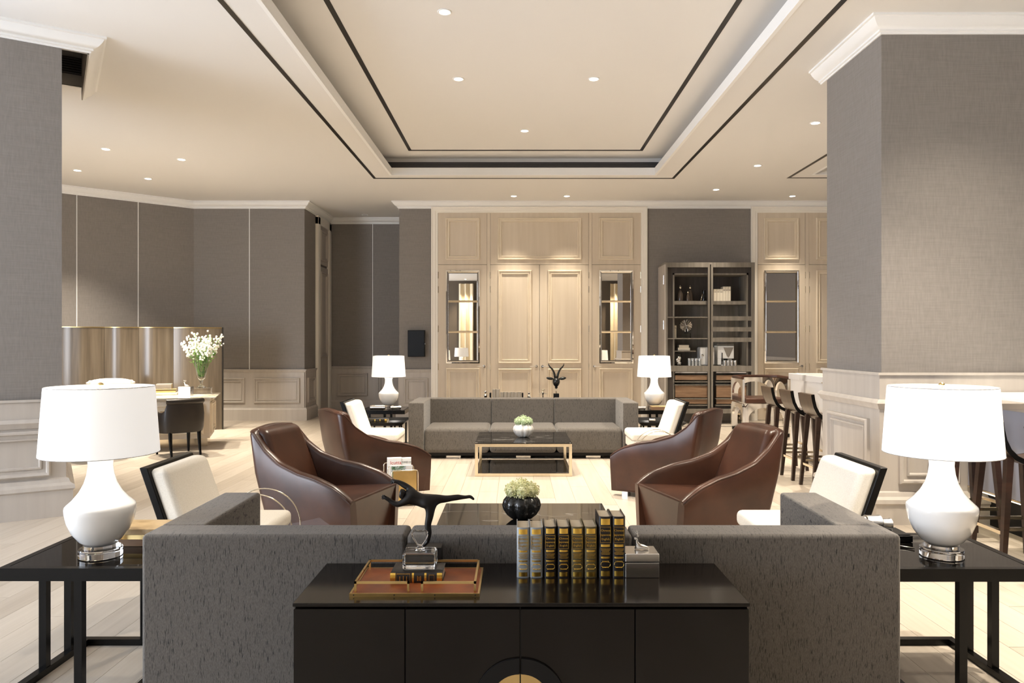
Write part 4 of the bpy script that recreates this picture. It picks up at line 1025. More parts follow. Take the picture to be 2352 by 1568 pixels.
for h_, pal, dirs in ((10, (905, 1104, .02), [(-10, 0, .004), (-11, 3, .001), (-10, 6, -.002), (-8, 8, -.004), (-2, 7, -.006)]), (14, (890, 1140, -.02), [(-11, -6, .004), (-12, -3, .001), (-12, 0, -.002), (-10, 2, -.004), (-6, -8, -.006)])):
    for dx, dy_, dd in dirs:
        i0 = len(V); V.append(D(pal[0] + dx * .5, pal[1] + dy_ * .5, pal[2] + dd, 1.5)); V.append(D(pal[0] + dx, pal[1] + dy_ + 1.0, pal[2] + dd * 1.4, 1.1)); E += [(h_, i0), (i0, i0 + 1)]
skin_fig('figure', V, E, 'bronze', dn, 2)

# ================================================================== MAGAZINE RACKS
rk = thing('magazine_rack', 'brass magazine rack with newspapers beside the far left armchair', 'magazine rack', (-1.03, 6.60, 0), math.radians(14))
W2 = 0.115
for k, (y, z, xo) in enumerate(((-0.07, 0.315, 0.03), (0.0, 0.345, 0.0), (0.075, 0.365, -0.03))):
    r = 0.02; arc1 = [(xo - W2 + r - r * math.cos(q), y, z - r + r * math.sin(q)) for q in (0, PI / 6, PI / 3, PI / 2)]; arc2 = [(xo + W2 - r + r * math.sin(q), y, z - r + r * math.cos(q)) for q in (0, PI / 6, PI / 3, PI / 2)]
    MB().tube([(xo - W2, y, 0.0)] + arc1 + arc2 + [(xo + W2, y, 0.0)], 0.0042, 7).build('wire_hoop', 'champ', rk, smooth=True)
bx('front_plate', 'brass', 0.03 - W2 + 0.012, 0.03 + W2 - 0.012, -0.068, -0.064, 0.03, 0.308, rk)
bx('floor_plate', 'brass', -W2 - 0.03, W2 + 0.03, -0.075, 0.08, 0.012, 0.018, rk)
for sx in (-W2, W2): MB().tube([(sx + (0.03), -0.07, 0.006), (sx - 0.03, 0.075, 0.006)], 0.004, 6).build('foot_bar', 'champ', rk, smooth=True)
rz = math.radians(14); Rk = Matrix.Translation((-1.03, 6.60, 0)) @ Matrix.Rotation(rz, 4, 'Z')
def rloc(x, y, z): q = Rk @ Vector((x, y, z)); return tuple(q)
def paper(label, x, y, w, h, th, words):
    t = thing('newspaper', label, 'newspaper', rloc(x, y, 0.019), rz, 'papers in the magazine rack')
    n = 6; out = [(-th / 2, 0), (-th / 2, h - 0.012)] + [(-th / 2 * math.cos(PI * i / n), h - 0.012 + 0.012 * math.sin(PI * i / n)) for i in range(1, n)] + [(th / 2, h - 0.012), (th / 2, 0)]
    MB().prism(out, -w / 2, w / 2, 'yz').build('folded_sheets', 'paper', t, smooth=40)
    for s, size, m, lx, lz in words:
        text_mesh('headline', s, size, m, t, Matrix.Translation((lx, -th / 2 - 0.0006, lz)) @ Matrix.Rotation(PI / 2, 4, 'X'))
    return t
paper('folded newspaper with a red headline word in the magazine rack', -0.055, 0.040, 0.125, 0.40, 0.034, [('lcutta', 0.045, 'redink', 0.012, 0.352)])
paper('folded newspaper with a black serif masthead in the magazine rack', 0.052, 0.044, 0.085, 0.395, 0.034, [('TIMES O', 0.022, 'blackink', 0.0, 0.352)])
mz = thing('magazine', 'magazine with a green photo cover in the brass rack', 'magazine', rloc(0.0, -0.032, 0.019), rz)
bx('pages_block', 'paper', -0.10, 0.10, -0.006, 0.006, 0, 0.335, mz); bx('cover_photo', 'photo', -0.085, 0.04, -0.0068, -0.006, 0.22, 0.33, mz)

def hoop_rack(label, loc, rotz):
    t = thing('wire_rack', label, 'magazine rack', loc, rotz, 'round wire racks beside the cream chairs')
    for y in (-0.09, 0.09):
        MB().tube([(0.235 * math.cos(PI * i / 28), y + 0.0, 0.255 + 0.235 * math.sin(PI * i / 28)) for i in range(29)] + [(-0.235 * math.cos(PI * i / 28), y, 0.255 - 0.235 * math.sin(PI * i / 28)) for i in range(1, 28)], 0.0042, 6, True).build('wire_hoop', 'champ', t, smooth=True)
    for q in (-0.17, -0.06, 0.06, 0.17):
        z = 0.255 - math.sqrt(0.235 ** 2 - q * q); MB().tube([(q, -0.09, z), (q, 0.09, z)], 0.003, 6).build('cross_wire', 'champ', t, smooth=True)
    for sx in (-0.1, 0.1): bx('foot', 'champ', sx - 0.012, sx + 0.012, -0.1, 0.1, 0, 0.045, t)
    return t
HR = hoop_rack('round brass wire rack behind the near left cream chair', (-1.65, 4.76, 0), 0)
dup(HR, (1.53, 8.02, 0), 0, 'round brass wire rack beside the far right white chair')

# ================================================================== SMALL THINGS ON TABLES
wb = thing('wooden_box', 'wood and brass banded box behind the near left lamp', 'box', (-1.685, 3.42, 0.5305))
wood_lt = wood('blond_burl', (0.42, 0.28, 0.13), (0.62, 0.45, 0.24), (12, 12, 12), 0.3, 0.02)
bx('lower_tier', 'walnut', -0.16, 0.16, -0.09, 0.09, 0, 0.030, wb); bx('brass_band', 'brass', -0.157, 0.157, -0.087, 0.087, 0.0302, 0.050, wb); bx('lid', wood_lt, -0.16, 0.16, -0.09, 0.09, 0.0502, 0.078, wb, bevel=0.003)
# silver bangles and spoon dish on the near right table
bt = thing('black_tray', 'black lacquer box under the silver cylinders by the near right lamp', 'tray', (1.69, 3.47, 0.5305)); bx('box_body', 'black', -0.13, 0.13, -0.075, 0.075, 0, 0.030, bt, bevel=0.003); bx('lip', 'blackmatte', -0.12, 0.12, -0.066, 0.066, 0.0302, 0.034, bt)
for k, (x, y, r, l, lb) in enumerate(((1.606, 3.475, 0.034, 0.058, 'left silver cylinder of three behind the near right lamp'), (1.672, 3.475, 0.037, 0.066, 'largest middle silver cylinder of three behind the near right lamp'), (1.731, 3.470, 0.030, 0.044, 'smallest silver cylinder of three, closest to the near right lamp'))):
    o = MB().lathe([(r * .8, -l / 2), (r, -l / 2), (r * 0.94, -l * .3), (r * 0.94, l * .3), (r, l / 2), (r * .8, l / 2)], 24, cap=True).xf(Matrix.Rotation(PI / 2, 4, 'Y')).build('silver_cylinder', 'silver', smooth=40)
    o.location = (x, y, 0.5647 + r); tag(o, lb, 'ornament', 'silver cylinders on the near right table')
sp = thing('spoon', 'polished silver spoon lying before the silver cylinders', 'spoon', (1.68, 3.34, 0.5302))
MB().ball((-0.02, 0, 0.008), 0.028, 14, 8, (1.2, 0.7, 0.28)).build('bowl', 'silver', sp, smooth=True)
MB().tube([(0.01, -0.004, 0.008), (0.05, -0.03, 0.006), (0.085, -0.06, 0.005)], [0.004, 0.003, 0.004], 6).build('handle', 'silver', sp, smooth=True)
# far left table: crystal cylinders, book on the tray
def crystal_roll(label, loc, r, l, rz=0.0):
    t = thing('crystal_roll', label, 'ornament', loc, rz, 'crystal and silver rolls on the far tables')
    MB().lathe([(0, -l / 2), (r, -l / 2), (r, l / 2), (0, l / 2)], 16, cap=False).xf(Matrix.Translation((0, 0, r * 1.1)) @ Matrix.Rotation(PI / 2, 4, 'Y')).build('glass_rod', 'silver', t, smooth=30)
    for q in (-0.35, 0.35): MB().lathe([(r * .5, -0.008), (r * 1.1, -0.008), (r * 1.1, 0.008), (r * .5, 0.008)], 16).xf(Matrix.Translation((q * l, 0, r * 1.1)) @ Matrix.Rotation(PI / 2, 4, 'Y')).build('collar', 'chrome', t, smooth=30)
    return t
crystal_roll('silver and crystal roll at the front of the far left lamp table', (-1.87, 9.995, 0.5305), 0.032, 0.20)
crystal_roll('small silver roll right of the far left lamp foot', (-1.64, 10.06, 0.5305), 0.024, 0.14, 0.3)
flat_book('thick gilt-spined book lying on the far left tray table', (-1.80, 9.52, 0.4055), 0.27, 0.17, 0.052, 'book_black', True)
lb_ = thing('leather_box', 'brown leather box with pale lid on the far right lamp table', 'box', (1.92, 10.02, 0.5305)); bx('box_body', 'walnut', -0.10, 0.12, -0.06, 0.06, 0, 0.04, lb_, bevel=0.003); bx('lid', wood_lt, -0.10, 0.12, -0.06, 0.06, 0.0405, 0.055, lb_, bevel=0.004)
crystal_roll('small crystal roll at the left of the far right lamp table', (1.70, 10.04, 0.5305), 0.020, 0.10)
crystal_roll('small crystal roll on the far right tray table', (1.76, 9.6, 0.4055), 0.022, 0.08)

# ================================================================== ON THE FAR CONSOLE
K2 = 10.28 / FPX
bk = [(1131, 1139, .228), (1139, 1148, .228), (1149, 1157, .187), (1157, 1165, .190), (1165, 1173, .187), (1173, 1181, .190), (1181, 1189, .187), (1189, 1197, .190)]
nm_ = ['left one of the tall pair', 'right one of the tall pair', 'third from the left', 'fourth from the left', 'fifth from the left', 'sixth from the left', 'seventh from the left', 'last at the right']
for (x0, x1, h), q in zip(bk, nm_):
    w = (x1 - x0) * K2; book('taupe book on the far console, %s' % q, (((x0 + x1) / 2 - 1186) * K2, 10.22, 0.57), w - 0.002, 0.12, h, 'book_taupe', False, False, 'taupe books on the far console')
for x, lb in ((1126.5, 'black bookend left of the taupe books on the far console'), (1200, 'black bookend right of the taupe books on the far console')):
    t = thing('bookend', lb, 'bookend', ((x - 1186) * K2, 10.27, 0.57), 0, 'black bookends on the far console')
    s = 1 if x < 1160 else -1
    bx('upright', 'blackmatte', -0.012, 0.012, -0.05, 0.05, 0, 0.175, t, bevel=0.003); bx('base_plate', 'blackmatte', -0.012 - s * 0.012 - 0.02, 0.012 - s * 0.012 - 0.0, -0.05, 0.05, 0, 0.01, t)
def figurine(label, x, h, m='chrome'):
    t = thing('figurine', label, 'figurine', ((x - 1186) * K2, 10.27, 0.57), 0, 'small silver figurines on the far console')
    MB().lathe([(0, 0), (.03, 0), (.03, .01), (.012, .02), (.012, h * .42), (.022, h * .5), (.026, h * .62), (.012, h * .72), (.008, h * .76), (0, h * .76)], 14, cap=False).build('body', m, t, smooth=40)
    MB().ball((0, 0, h * .85), h * .085, 10, 8).build('head', m, t, smooth=True)
    return t
figurine('small dark silver figurine at the left of the taupe books', 1115, 0.22); figurine('small silver figurine right of the black bookend', 1215, 0.20)
t = thing('bird_ornament', 'small silver bird with spread wings near the antelope head', 'figurine', ((1247 - 1186) * K2, 10.27, 0.57))
MB().lathe([(0, 0), (.035, 0), (.03, .012), (.008, .02), (.008, .15), (0, .15)], 12, cap=False).build('stand', 'chrome', t, smooth=40)
MB().ball((0, 0, 0.175), 0.022, 10, 8, (0.8, 1, 1.4)).build('body', 'champ', t, smooth=True); MB().ball((0, 0, 0.215), 0.020, 10, 8, (1.5, 0.6, 0.5)).build('crest', 'champ', t, smooth=True)
MB().hexa([(-.065, -.01, .155), (.065, -.01, .155), (.065, .01, .155), (-.065, .01, .155)], [(-.03, -.006, .175), (.03, -.006, .175), (.03, .006, .175), (-.03, .006, .175)]).build('wings', 'champ', t)
an = thing('antelope_head', 'black antelope head sculpture with long horns on the far console', 'sculpture', ((1277.5 - 1186) * K2, 10.27, 0.57))
bx('plinth', 'blackmatte', -0.038, 0.038, -0.038, 0.038, 0, 0.165, an, bevel=0.002)
MB().tube([(0, 0, .165), (0, 0, .245)], 0.005, 8).build('rod', 'champ', an, smooth=True)
hd = MB().lathe([(0, .235), (.018, .237), (.022, .248), (.016, .256), (.022, .264), (.040, .285), (.050, .315), (.050, .345), (.040, .372), (.020, .385), (0, .388)], 20, cap=False).build('head', 'blackceramic', an, smooth=50)
for s in (-1, 1):
    pts = [(s * .012, 0, .375), (s * .022, 0, .42), (s * .036, 0, .465), (s * .058, 0, .505), (s * .088, 0, .535), (s * .105, 0, .56), (s * .108, 0, .585)]
    MB().tube(pts, [.017, .016, .014, .012, .010, .007, .002], 10).build('horn', 'blackceramic', hd, smooth=True)
    MB().ball((0, 0, 0), 0.05, 12, 8, (1, 0.35, 0.42)).xf(Matrix.Translation((s * .088, 0, .374)) @ Matrix.Rotation(-s * 0.15, 4, 'Y')).build('ear', 'blackceramic', hd, smooth=True)

# ================================================================== WALL SPEAKER
ws_ = thing('wall_speaker', 'black rectangular loudspeaker mounted on the grey wall left of the doors', 'speaker', (pX(957.5), YB - 0.001, pZ(819)))
bx('cabinet', 'blackmatte', -0.157, 0.157, -0.10, 0, 0, 0.49, ws_, bevel=0.008); bx('grille_cloth', 'black', -0.145, 0.145, -0.104, -0.1002, 0.012, 0.478, ws_); bx('indicator', 'silver', 0.158, 0.162, -0.09, -0.08, 0.23, 0.25, ws_)

# ================================================================== DESK CORNER
da = math.radians(18); du = Vector((math.cos(da), math.sin(da))); dn_ = Vector((math.sin(da), -math.cos(da)))   # along the desk, out of its front
DR = Vector((-4.08, 10.04))     # front right top corner
DL = 2.3; DD = 0.95; DH = 0.70
dc_ = DR - du * DL / 2 - dn_ * DD / 2
dk = thing('desk', 'reception desk with pale stone top and mirrored base panels on the left', 'desk', (dc_.x, dc_.y, 0), da)
a, b = DL / 2, DD / 2
MB().hexa([(-a + .06, -b + .06, DH - .05), (a - .06, -b + .06, DH - .05), (a - .06, b - .06, DH - .05), (-a + .06, b - .06, DH - .05)], [(-a, -b, DH - .012), (a, -b, DH - .012), (a, b, DH - .012), (-a, b, DH - .012)]).build('bevelled_edge', 'chrome', dk)
bx('stone_top', marble('cream_stone', (0.78, 0.73, 0.63), (0.55, 0.47, 0.35), 0.15, (3, 3, 3), 0.08), -a, a, -b, b, DH - .012, DH, dk)
bx('body', 'oak', -a + .08, a - .08, -b + .08, b - .08, 0.14, DH - .05, dk)
bx('plinth', 'champ', -a + .20, a - .13, -b + .34, b - .16, 0.0, 0.14, dk)
for x0 in (-a + .12, -a + .82, -a + 1.52):
    o = frame_loft(x0, x0 + 0.62, 0.20, DH - 0.09, [(i_ * 1.3, d_ * 1.3) for i_, d_ in PANEL_PROF]).build('panel_moulding', 'oak_trim', dk, smooth=30); o.location = (0, -b + .08, 0)
o = frame_loft(0.10, DD - 0.26, 0.20, DH - 0.09, PANEL_PROF).build('panel_moulding', 'oak_trim', dk, smooth=30); o.rotation_euler = (0, 0, PI / 2); o.location = (a - .08, -b + .08, 0)
def ond(x, y, z=0.0005): q = dc_ + du * x - dn_ * y; return (q.x, q.y, DH + z)     # on the desk top, y towards the back
# screen behind the desk
SR = Vector((-4.89, 12.30)); sl_ = 2.45; scn = thing('folding_screen', 'glossy smoked-wood curved screen behind the reception desk', 'screen', (SR.x, SR.y, 0), da)
wp = [0.735, 0.505, 0.49, 0.72]; x = 0.0
for w in wp:
    n = 14; f_ = [(-x - w * i / n, -0.055 * math.sin(PI * i / n) - 0.02) for i in range(n + 1)]
    MB().prism(f_ + [(px_, py_ + 0.04) for px_, py_ in f_[::-1]], 0.0, 1.675, 'xy').build('curved_panel', 'screenwood', scn, smooth=40)
    MB().prism([(px_, py_ - 0.004) for px_, py_ in f_] + [(px_, py_ + 0.044) for px_, py_ in f_[::-1]], 1.6755, 1.69, 'xy').build('brass_capping', 'brass', scn, smooth=40)
    x += w + 0.004
bx('end_post', 'darkslot', -0.002, 0.022, -0.03, 0.03, 0, 1.69, scn)
# things on the desk
def stackbook(label, q, L, d, th, m): return flat_book(label, q, L, d, th, m, False, 'books stacked on the desk', da)
p0 = ond(a - .70, 0.14)
stackbook('lowest cream book of the stack on the desk', (p0[0], p0[1], DH + .0005), 0.30, 0.20, 0.035, 'book_cream')
stackbook('gilt middle book of the stack on the desk', (p0[0] - .005, p0[1] + .01, DH + .036), 0.27, 0.18, 0.05, 'brass'); stackbook('thick taupe book on top of the stack on the desk', (p0[0] - .03, p0[1] + .01, DH + .0865), 0.20, 0.16, 0.07, 'book_taupe')
wbx = ond(a - .43, 0.10); silver_box('pale silver box with small knob beside the desk books', (wbx[0], wbx[1], DH + .0005), 0.17, 0.11, 0.12)
gp = ond(a - .25, 0.33)
gb = thing('glass_plinth', 'clear glass block under the flower vase on the desk', 'plinth', (gp[0], gp[1], DH + .0005), da); bx('block', 'crystal', -0.14, 0.14, -0.11, 0.11, 0, 0.085, gb, bevel=0.004, seg=1)
VZ = DH + .087
vs_ = thing('flower_vase', 'footed glass vase of white blossom branches on the desk', 'vase', (gp[0], gp[1], VZ), 0)
MB().lathe([(0, 0), (.062, 0), (.058, .012), (.02, .04), (.015, .075), (.03, .10), (.058, .14), (.072, .22), (.082, .34), (.098, .42), (.094, .42), (.078, .34), (.066, .22), (.050, .145), (.02, .115), (0, .112)], 28, cap=False).build('glass_body', 'glass', vs_, smooth=50)
rnd = random.Random(5)
lf = MB()
for i in range(70):
    a_ = rnd.random() * 2 * PI; r_0 = 0.052 * math.sqrt(rnd.random()); z_ = 0.14 + rnd.random() * 0.24; p = Vector((r_0 * math.cos(a_), r_0 * math.sin(a_), z_)); d_ = Vector((rnd.uniform(-1, 1), rnd.uniform(-1, 1), rnd.uniform(-.3, 1))).normalized() * 0.035; s_ = d_.cross(Vector((0, 0, 1))) * 0.3
    lf.add([p, p + d_ * .5 + s_, p + d_, p + d_ * .5 - s_], [(0, 1, 2, 3)])
o = lf.build('leaves_in_vase', 'darkleaf', vs_); o['kind'] = 'stuff'
stems = MB(); bl = MB(); gl = MB()
for i in range(26):
    a_ = 2 * PI * i / 26 + rnd.uniform(-.1, .1); sp_ = rnd.uniform(0.06, 0.36); h_ = rnd.uniform(0.62, 0.86) - sp_ * 0.28
    tip = Vector((sp_ * math.cos(a_), sp_ * math.sin(a_) * 0.7, h_)); base = Vector((0.03 * math.cos(a_), 0.03 * math.sin(a_), 0.16))
    mid = base.lerp(tip, 0.55) + Vector((0, 0, 0.07))
    pts = [base.lerp(mid, q / 5).lerp(mid.lerp(tip, q / 5), q / 5) for q in range(6)]
    stems.tube(pts, 0.0028, 5)
    for j in range(17):
        q = 0.5 + 0.5 * rnd.random(); p = base.lerp(mid, q).lerp(mid.lerp(tip, q), q) + Vector((rnd.gauss(0, .024), rnd.gauss(0, .022), rnd.gauss(0, .024)))
        bl.ball(p, rnd.uniform(.011, .018), 6, 4)
    for j in range(7):
        q = 0.30 + 0.28 * rnd.random(); p = base.lerp(mid, q).lerp(mid.lerp(tip, q), q); d_ = Vector((rnd.uniform(-1, 1), rnd.uniform(-1, 1), rnd.uniform(-.4, .8))).normalized() * 0.075; s_ = d_.cross(Vector((.2, .3, 1))).normalized() * 0.014
        gl.add([p, p + d_ * .5 + s_, p + d_, p + d_ * .5 - s_], [(0, 1, 2, 3)])
stems.build('stems', 'leaf', vs_, smooth=True); o = bl.build('blossoms', 'blossom', vs_, smooth=True); o['kind'] = 'stuff'; o = gl.build('leaves', 'leaf', vs_); o['kind'] = 'stuff'
# guest chairs (barrel chairs in black leather, seen from behind)
def barrel(label, loc, rotz, m='leather_dark', legm='black'):
    t = thing('barrel_chair', label, 'chair', loc, rotz, 'black leather guest chairs at the desk')
    n = 36; vs = []; k = 8; th = 0.045
    for i in range(n + 1):
        q = -PI * 0.78 + PI * 1.56 * i / n          # 0 is the back (local -x)
        e = 2.6; cx_, sy_ = math.cos(q), math.sin(q); r = 1 / (abs(cx_ / 0.27) ** e + abs(sy_ / 0.29) ** e) ** (1 / e)
        ux, uy = -cx_, -sy_
        w = abs(q) / (PI * .78); z = 0.71 if w < 0.33 else (0.71 - (w - .33) / .07 * .15 if w < .40 else 0.56)
        if w >= 0.4: z = 0.56 - (w - .4) * 0.03
        def P(o, zz): return (ux * (r - o) * (0.94 + 0.06 * min(1, zz / .6)), uy * (r - o) * (0.94 + 0.06 * min(1, zz / .6)), zz)
        vs += [P(.01, .30), P(-.004, .36), P(-.004, z - .03), P(.008, z), P(th - .01, z), P(th, z - .03), P(th, .36), P(th, .30)]
    fs = []
    for i in range(n):
        for j in range(k - 1): fs.append((i * k + j, i * k + j + 1, (i + 1) * k + j + 1, (i + 1) * k + j))
    fs.append(tuple(range(k))[::-1]); fs.append(tuple(range(n * k, (n + 1) * k)))
    MB().add(vs, fs).build('shell', m, t, smooth=50)
    # rolled top of the back
    pts = []
    for i in range(13):
        q = -PI * .27 + PI * .54 * i / 12; e = 2.6; cx_, sy_ = math.cos(q), math.sin(q); r = 1 / (abs(cx_ / 0.27) ** e + abs(sy_ / 0.29) ** e) ** (1 / e); pts.append((-cx_ * (r - .012), -sy_ * (r - .012), 0.695))
    MB().tube(pts, 0.036, 10).build('back_roll', m, t, smooth=50)
    MB().prism([(0.24 * math.copysign(abs(math.cos(2 * PI * i / 28)) ** .7, math.cos(2 * PI * i / 28)), 0.25 * math.copysign(abs(math.sin(2 * PI * i / 28)) ** .7, math.sin(2 * PI * i / 28))) for i in range(28)], 0.30, 0.45).build('seat', m, t, bevel=0.02)
    for sx, sy, o_ in ((0.19, 0.20, 0.0), (0.19, -0.20, 0.0), (-0.19, 0.18, -0.05), (-0.19, -0.18, -0.05)):
        MB().tube([(sx, sy, 0.31), (sx + o_ * .2, sy, 0.2), (sx + o_ * .5, sy, 0.1), (sx + o_, sy, 0.0)], [0.026, 0.023, 0.019, 0.014], 8).build('leg', legm, t, smooth=50)
    return t
fa = math.atan2(0.70, -0.72)
BC = barrel('black leather barrel chair at the right end of the desk', (-4.36, 9.56, 0), fa)
dup(BC, (-5.24, 9.27, 0), fa, 'black leather barrel chair hidden behind the left lamp shade')
ch = thing('desk_chair', 'cream upholstered desk chair behind the reception desk', 'chair', (-6.05, 11.0, 0), da - PI / 2 + 0.1)
bx('seat', 'cream', -0.25, 0.25, -0.27, 0.27, 0.38, 0.48, ch, bevel=0.03)
pts = [(-0.25 - 0.05 * math.cos(PI * (i / 12 - .5)), 0.30 * math.sin(PI * (i / 12 - .5)), 0) for i in range(13)]
MB().prism([(x_, y_) for x_, y_, z_ in pts] + [(x_ + .05, y_ * .88) for x_, y_, z_ in pts[::-1]], 0.46, 0.87).build('back', 'cream', ch, bevel=0.018)
MB().tube([(x_ + .02, y_ * 1.04, 0.875 - 0.05 * abs(y_ / .3) ** 3) for x_, y_, z_ in pts], 0.024, 8).build('top_roll', 'cream', ch, smooth=True)
for sx in (-.2, .2):
    for sy in (-.22, .22): bx('leg', 'black', sx - .02, sx + .02, sy - .02, sy + .02, 0, 0.38, ch)

# ================================================================== BOOKCASE
BY0, BY1 = 13.05, 13.64; SB = BY0 / FPX
def bX(x): return (x - 1186) * SB
def bZ(y): return 1.45 - (y - 785) * SB
SI = 13.30 / FPX
def iX(x): return (x - 1186) * SI
def iZ(y): return 1.45 - (y - 785) * SI
bcx = bX(1630)
bc = thing('bookcase', 'tall grey-stained open bookcase on casters between the door sets', 'bookcase', (bcx, 13.3, 0))
def B(nm, m, x0, x1, y0, y1, z0, z1, par=bc, bevel=0): return bx(nm, m, x0 - bcx, x1 - bcx, y0 - 13.3, y1 - 13.3, z0, z1, par, bevel)
X0, X1, XM = bX(1529), bX(1731), bX(1632); ZT, ZB = bZ(607), bZ(944)
B('side_panel', 'wains', X0 - 0.02, X0, BY0, BY1, ZB, ZT); B('side_panel', 'greywood', X1, X1 + 0.02, BY0, BY1, ZB, ZT)
for z in (2.55, 1.75, 1.05): MB().tube([(X0 - .024 - bcx, BY0 + .06 - 13.3, z - .08), (X0 - .024 - bcx, BY0 + .06 - 13.3, z + .08)], 0.010, 8).build('hinge', 'silver', bc, smooth=40)
B('top_board', 'greywood', X0 - .02, X1 + .02, BY0, BY1, ZT, ZT + 0.035); B('bottom_board', 'greywood', X0 - .02, X1 + .02, BY0, BY1, ZB - .04, ZB)
B('back_board', 'greywood', X0, X1, BY1 - .02, BY1, ZB, ZT)
for x0, x1 in ((X0, X0 + .035), (XM - .045, XM - .010), (XM + .010, XM + .045), (X1 - .035, X1)): B('stile', 'greywood', x0, x1, BY0, BY0 + .035, ZB, ZT)
for x0, x1 in ((X0 + .035, XM - .045), (XM + .045, X1 - .035)):
    B('top_rail', 'greywood', x0, x1, BY0, BY0 + .03, ZT - .05, ZT); B('middle_rail', 'greywood', x0, x1, BY0, BY0 + .03, bZ(853), bZ(840)); B('bottom_rail', 'greywood', x0, x1, BY0, BY0 + .03, ZB, ZB + .04)
B('centre_gap', 'darkslot', XM - .010, XM + .010, BY0 + .012, BY0 + .03, ZB, ZT)
# inner dark case with its own frame
IL, IR, IT = iX(1541), iX(1712), iZ(629)
B('inner_liner', 'greywood_dark', X0 + .002, IL, 13.16, 13.20, ZB, ZT); B('inner_liner', 'greywood_dark', IR, X1 - .002, 13.16, 13.20, ZB, ZT); B('inner_liner', 'greywood_dark', IL, IR, 13.16, 13.20, IT, ZT)
B('inner_frame', 'greywood', IL, IL + .03, 13.14, 13.60, ZB, IT); B('inner_frame', 'greywood', IR - .03, IR, 13.14, 13.60, ZB, IT); B('inner_frame', 'greywood', IL, IR, 13.14, 13.60, IT - .03, IT)
B('inner_back', 'greywood_dark', IL + .03, IR - .03, 13.585, 13.60, iZ(694), IT - .03)
B('shelf', 'greywood', IL + .03, IR - .03, 13.16, 13.58, iZ(700), iZ(692))
XMi = iX(1634)
def shelfz(y): return iZ(y)
for y in (727, 776): B('shelf', 'greywood', X0 + .03, XM - .03, 13.06, 13.58, bZ(y + 2.5), bZ(y))
B('short_shelf', 'greywood', IL + .03, iX(1594), 13.16, 13.58, iZ(807), iZ(805))
for y0, y1 in ((726, 736), (751, 761), (775, 785)): B('slat', 'greywood', XM + .045, X1 - .035, BY0 + .005, BY0 + .03, bZ(y1), bZ(y0))
B('shelf', 'greywood', X0 + .03, X1 - .03, 13.10, 13.58, bZ(843), bZ(840))
for x0, x1 in ((IL + .04, XMi - .05), (XMi + .04, IR - .04)):
    B('stone_ledge', 'whitemarble', x0, x1, 13.12, 13.20, bZ(857), bZ(854))
    for y0, y1 in ((862, 873), (886, 913), (917, 928)): B('drawer_front', 'walnut', x0, x1, 13.12, 13.15, bZ(y1), bZ(y0))
    for y in (876, 883, 915, 930): B('drawer_rail', 'greywood', x0 - .02, x1 + .02, 13.09, 13.15, bZ(y + 2), bZ(y))
    B('plinth_panel', 'greywood_dark', x0 - .02, x1 + .02, 13.13, 13.15, ZB, bZ(932))
for x in (X0 + .12, XM - .08, XM + .08, X1 - .12):
    for y in (BY0 + .09, BY1 - .09):
        c = MB().lathe([(0, -.018), (.055, -.018), (.062, -.01), (.062, .01), (.055, .018), (0, .018)], 18, cap=False).xf(Matrix.Translation((x - bcx, y - 13.3, .062)) @ Matrix.Rotation(PI / 2, 4, 'Y')).build('caster_wheel', 'champ', bc, smooth=30)
        B('caster_fork', 'champ', x - .03, x + .03, y - .02, y + .02, .115, ZB - .04, c)
# books and objects in the bookcase
def cream_books(spec, y, z, lab, grp):
    for k, (x0, x1, h) in enumerate(spec):
        o = thing('book', lab % (('first', 'second', 'third', 'fourth', 'fifth', 'sixth')[k]), 'book', ((x0 + x1) / 2, y, z), 0, grp); w = x1 - x0 - .002
        bx('cover', 'book_cream', -w / 2, w / 2, 0, .15, 0, h, o, bevel=.003, seg=1); bx('title_label', 'book_taupe', -w / 2 * .7, w / 2 * .7, -.001, 0, h * .72, h * .78, o)
zz = iZ(692) + .0005
xs = [1636, 1643.2, 1649.8, 1656.8, 1663, 1669, 1675]
cream_books([(iX(xs[k]), iX(xs[k + 1]), 0.215 if k < 3 else 0.26) for k in range(6)], 13.20, zz, 'cream book on the upper right bookcase shelf, %s from the left', 'cream books on the upper bookcase shelf')
def decanter(label, x, y, z, h, m='crystal'):
    t = thing('decanter', label, 'bottle', (x, y, z), 0, 'glass decanters on the upper left shelf'); s = h / .28
    MB().lathe([(0, 0), (.05 * s, 0), (.052 * s, .01 * s), (.05 * s, .12 * s), (.03 * s, .17 * s), (.016 * s, .195 * s), (.02 * s, .205 * s), (0, .205 * s)], 18, cap=False).build('bottle_body', smoke, t, smooth=40)
    MB().ball((0, 0, .236 * s), .026 * s, 12, 8).build('stopper', 'champ', t, smooth=True); MB().lathe([(0, .257 * s), (.006 * s, .258 * s), (.002 * s, .28 * s), (0, .28 * s)], 8, cap=False).build('stopper_tip', 'champ', t, smooth=True)
smoke = mat('smoked_glass', (0.06, 0.045, 0.035), 0.05)
decanter('tall smoked decanter at the left of the upper shelf', iX(1561), 13.25, zz, .29); decanter('tall smoked decanter beside the small one on the upper shelf', iX(1585), 13.30, zz, .29); decanter('small smoked decanter between the two tall ones', iX(1577), 13.2, zz, .18)
t = thing('dark_vase', 'dark narrow vase at the right of the upper left shelf', 'vase', (iX(1617), 13.3, zz)); MB().lathe([(0, 0), (.045, 0), (.05, .02), (.035, .10), (.03, .18), (.035, .20), (.02, .20)], 18, cap=True).build('vase_body', 'blackceramic', t, smooth=40); MB().tube([(-.06, -.02, 0.012), (-.04, -.02, .1), (-.03, -.02, .14)], [.012, .009, .004], 6).build('gilt_twig', 'champ', t, smooth=True)
